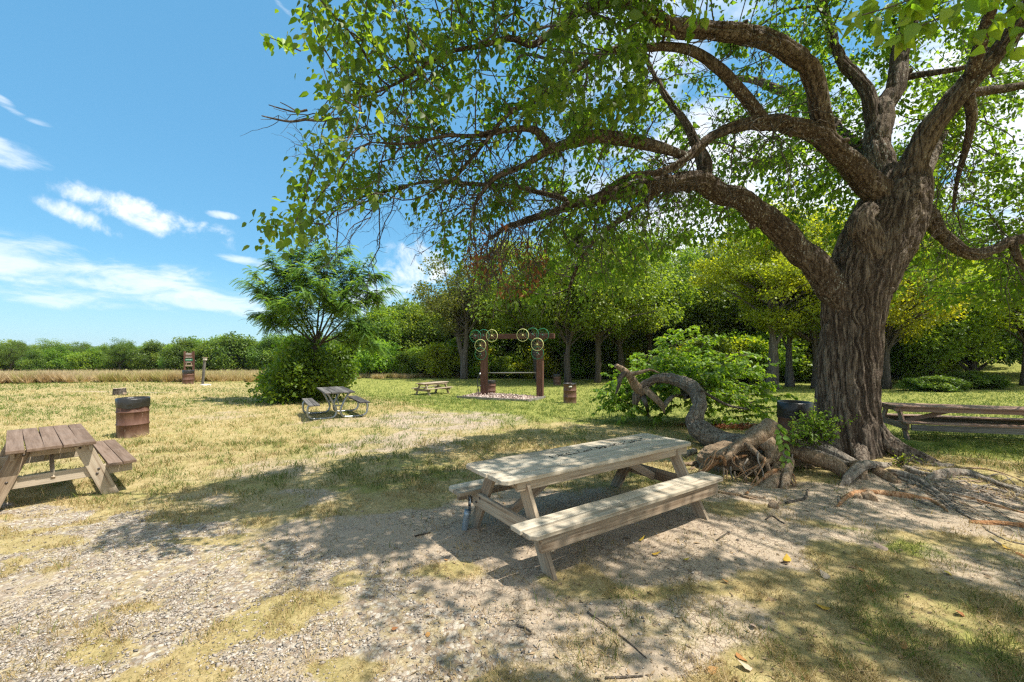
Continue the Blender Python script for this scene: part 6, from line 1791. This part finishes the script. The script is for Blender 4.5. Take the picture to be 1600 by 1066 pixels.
# ------------------------------------------------------------------ small things on the ground
def litter():
    rg = np.random.default_rng(33)
    V, T = leaves(np.zeros((1, 3)), np.array([[0, 1., 0]]), np.array([[0, 0, 1.]]), np.ones(1), LEAF7)
    V = V.copy(); V[:, 2] *= -1.2; V[:, 2] += .03
    kinds = [('yellow', 0.0, 'fallen yellow leaf lying on the bare ground'), ('orange', .5, 'fallen orange brown leaf lying on the ground'), ('buff', 1.0, 'curled buff dry leaf lying on the ground')]
    ms = {}
    for nm, tv, _ in kinds:
        ms[nm] = np_mesh('fallen_leaf', V, T, None, {'tint': np.full(len(V), tv)}); ms[nm].materials.append(M['fallen_leaf'])
    spots = [(1230, 880, 'yellow', .10), (1482, 896, 'yellow', .08), (1298, 953, 'yellow', .11), (1388, 861, 'buff', .13), (1296, 908, 'buff', .09), (1368, 928, 'orange', .07), (1178, 978, 'buff', .07), (1504, 960, 'orange', .08), (1176, 1046, 'buff', .09), (1106, 1052, 'orange', .07),
             (1138, 912, 'orange', .06), (1018, 866, 'yellow', .09), (998, 846, 'yellow', .08), (1068, 877, 'yellow', .06), (668, 990, 'orange', .05), (612, 984, 'orange', .05), (1450, 721, 'yellow', .10), (1462, 715, 'yellow', .08), (700, 878, 'orange', .04), (1410, 1018, 'orange', .06),
             (1150, 1021, 'orange', .08), (960, 745, 'orange', .05), (584, 754, 'orange', .06), (1590, 866, 'orange', .11), (1580, 862, 'yellow', .08), (1352, 895, 'orange', .05)]
    for px, py, c, s in spots:
        p = G(px, py); o = bpy.data.objects.new('fallen_leaf', ms[c]); COL.objects.link(o)
        o.location = (p[0], p[1], float(zfine(np.array([p[0]]), np.array([p[1]]))[0]) + .012); o.rotation_euler = (rg.normal() * .25, rg.normal() * .25, rg.uniform(0, 6.28)); o.scale = (s, s, s)
        where = ('on the straw right of the table' if px > 1120 and 870 < py < 935 else 'in the grass of the right foreground' if px > 1300 and py >= 935 else 'in the grass near the bottom edge' if px > 1090 and py >= 935 else 'on the cracked clay under the bench' if 940 < px < 1120 and py > 830 else 'on the gravel left of the table' if px < 720 and py > 850
                 else 'on the lawn right of the big trunk' if px > 1400 and py < 760 else 'on the root bank at the right edge' if px > 1500 else 'on the dry field beyond the table')
        tag(o, [k[2] for k in kinds if k[0] == c][0].rsplit(' on the', 1)[0] + ' ' + where, 'leaf', c + ' leaves fallen on the ground')
    sticks = [([(808, 978), (822, 984), (830, 989)], 7, 'short dark twig on the pale earth below the table'), ([(946, 1062), (975, 1060), (1005, 1058)], 8, 'straight brown stick at the bottom edge of the picture'),
              ([(918, 958), (950, 980), (985, 1005), (1010, 1028)], 5, 'long thin pale stick on the earth right of the gravel'), ([(1228, 788), (1245, 783), (1258, 778), (1262, 766)], 9, 'dark crooked stick lying before the root plate'),
              ([(1196, 812), (1206, 806), (1218, 814), (1226, 818)], 5, 'forked dark twig near the cracked clay'), ([(648, 838), (664, 834), (672, 832)], 5, 'short brown twig on earth left of the anchor pipe'),
              ([(1120, 846), (1132, 836), (1140, 832)], 5, 'small twig on the cracked clay right of the bench')]
    for rows, w, lab in sticks:
        pts = []
        for px, py in rows:
            p = G(px, py); pts.append((p[0], p[1], float(zfine(np.array([p[0]]), np.array([p[1]]))[0]) + .008, .5 * w * p[1] / F * .5))
        q = spline(pts, 14); g = Geo(); V_, Q_, T_ = tube(q[:, :3] - q[0, :3], q[:, 3] * np.linspace(1.1, .6, 14), 7, True, 1, furrows(.001, .01, 0, .05)); g.add(V_, T_, Q_)
        o = g.build('stick', M['twig_bark'], None, True); o.location = q[0, :3]; tag(o, lab, 'stick')
    n = 5200                                                 # bark crumbs and leaf scraps under the tree
    Y = 2.2 * (8 / 2.2) ** rg.random(n); x = rg.uniform(-.3, 1.3, n) * Y
    V_, T_ = leaves(np.stack([x, Y, zfine(x, Y) + .006], -1), unit(rg.normal(size=(n, 3)) * np.array([1, 1, .15])), unit(np.array([0, 0, 1.]) + rg.normal(size=(n, 3)) * .4), np.exp(rg.normal(math.log(.022), .5, n)), SLIM4)
    g = Geo(); g.add(V_, T_, None, np.repeat(rg.random(n), 4)); tag(g.build('debris', M['debris']), 'scraps of bark and dry leaf scattered under the tree', kind='stuff')
litter()

# ------------------------------------------------------------------ summer haze over the whole landscape
def haze():
    g = Geo(); g.box((0, 0, 16), (9800, 9800, 56))
    m, t, out = new_mat('summer haze')
    v = t.node('ShaderNodeVolumePrincipled')
    v.inputs['Color'].default_value = (.80, .90, 1, 1); v.inputs['Density'].default_value = HAZE; v.inputs['Anisotropy'].default_value = .1
    t.l.new(v.outputs[0], out.inputs['Volume'])
    tag(g.build('haze', m), 'thin blue summer haze over the fields', kind='stuff')
HAZE = 1.1e-4
haze()
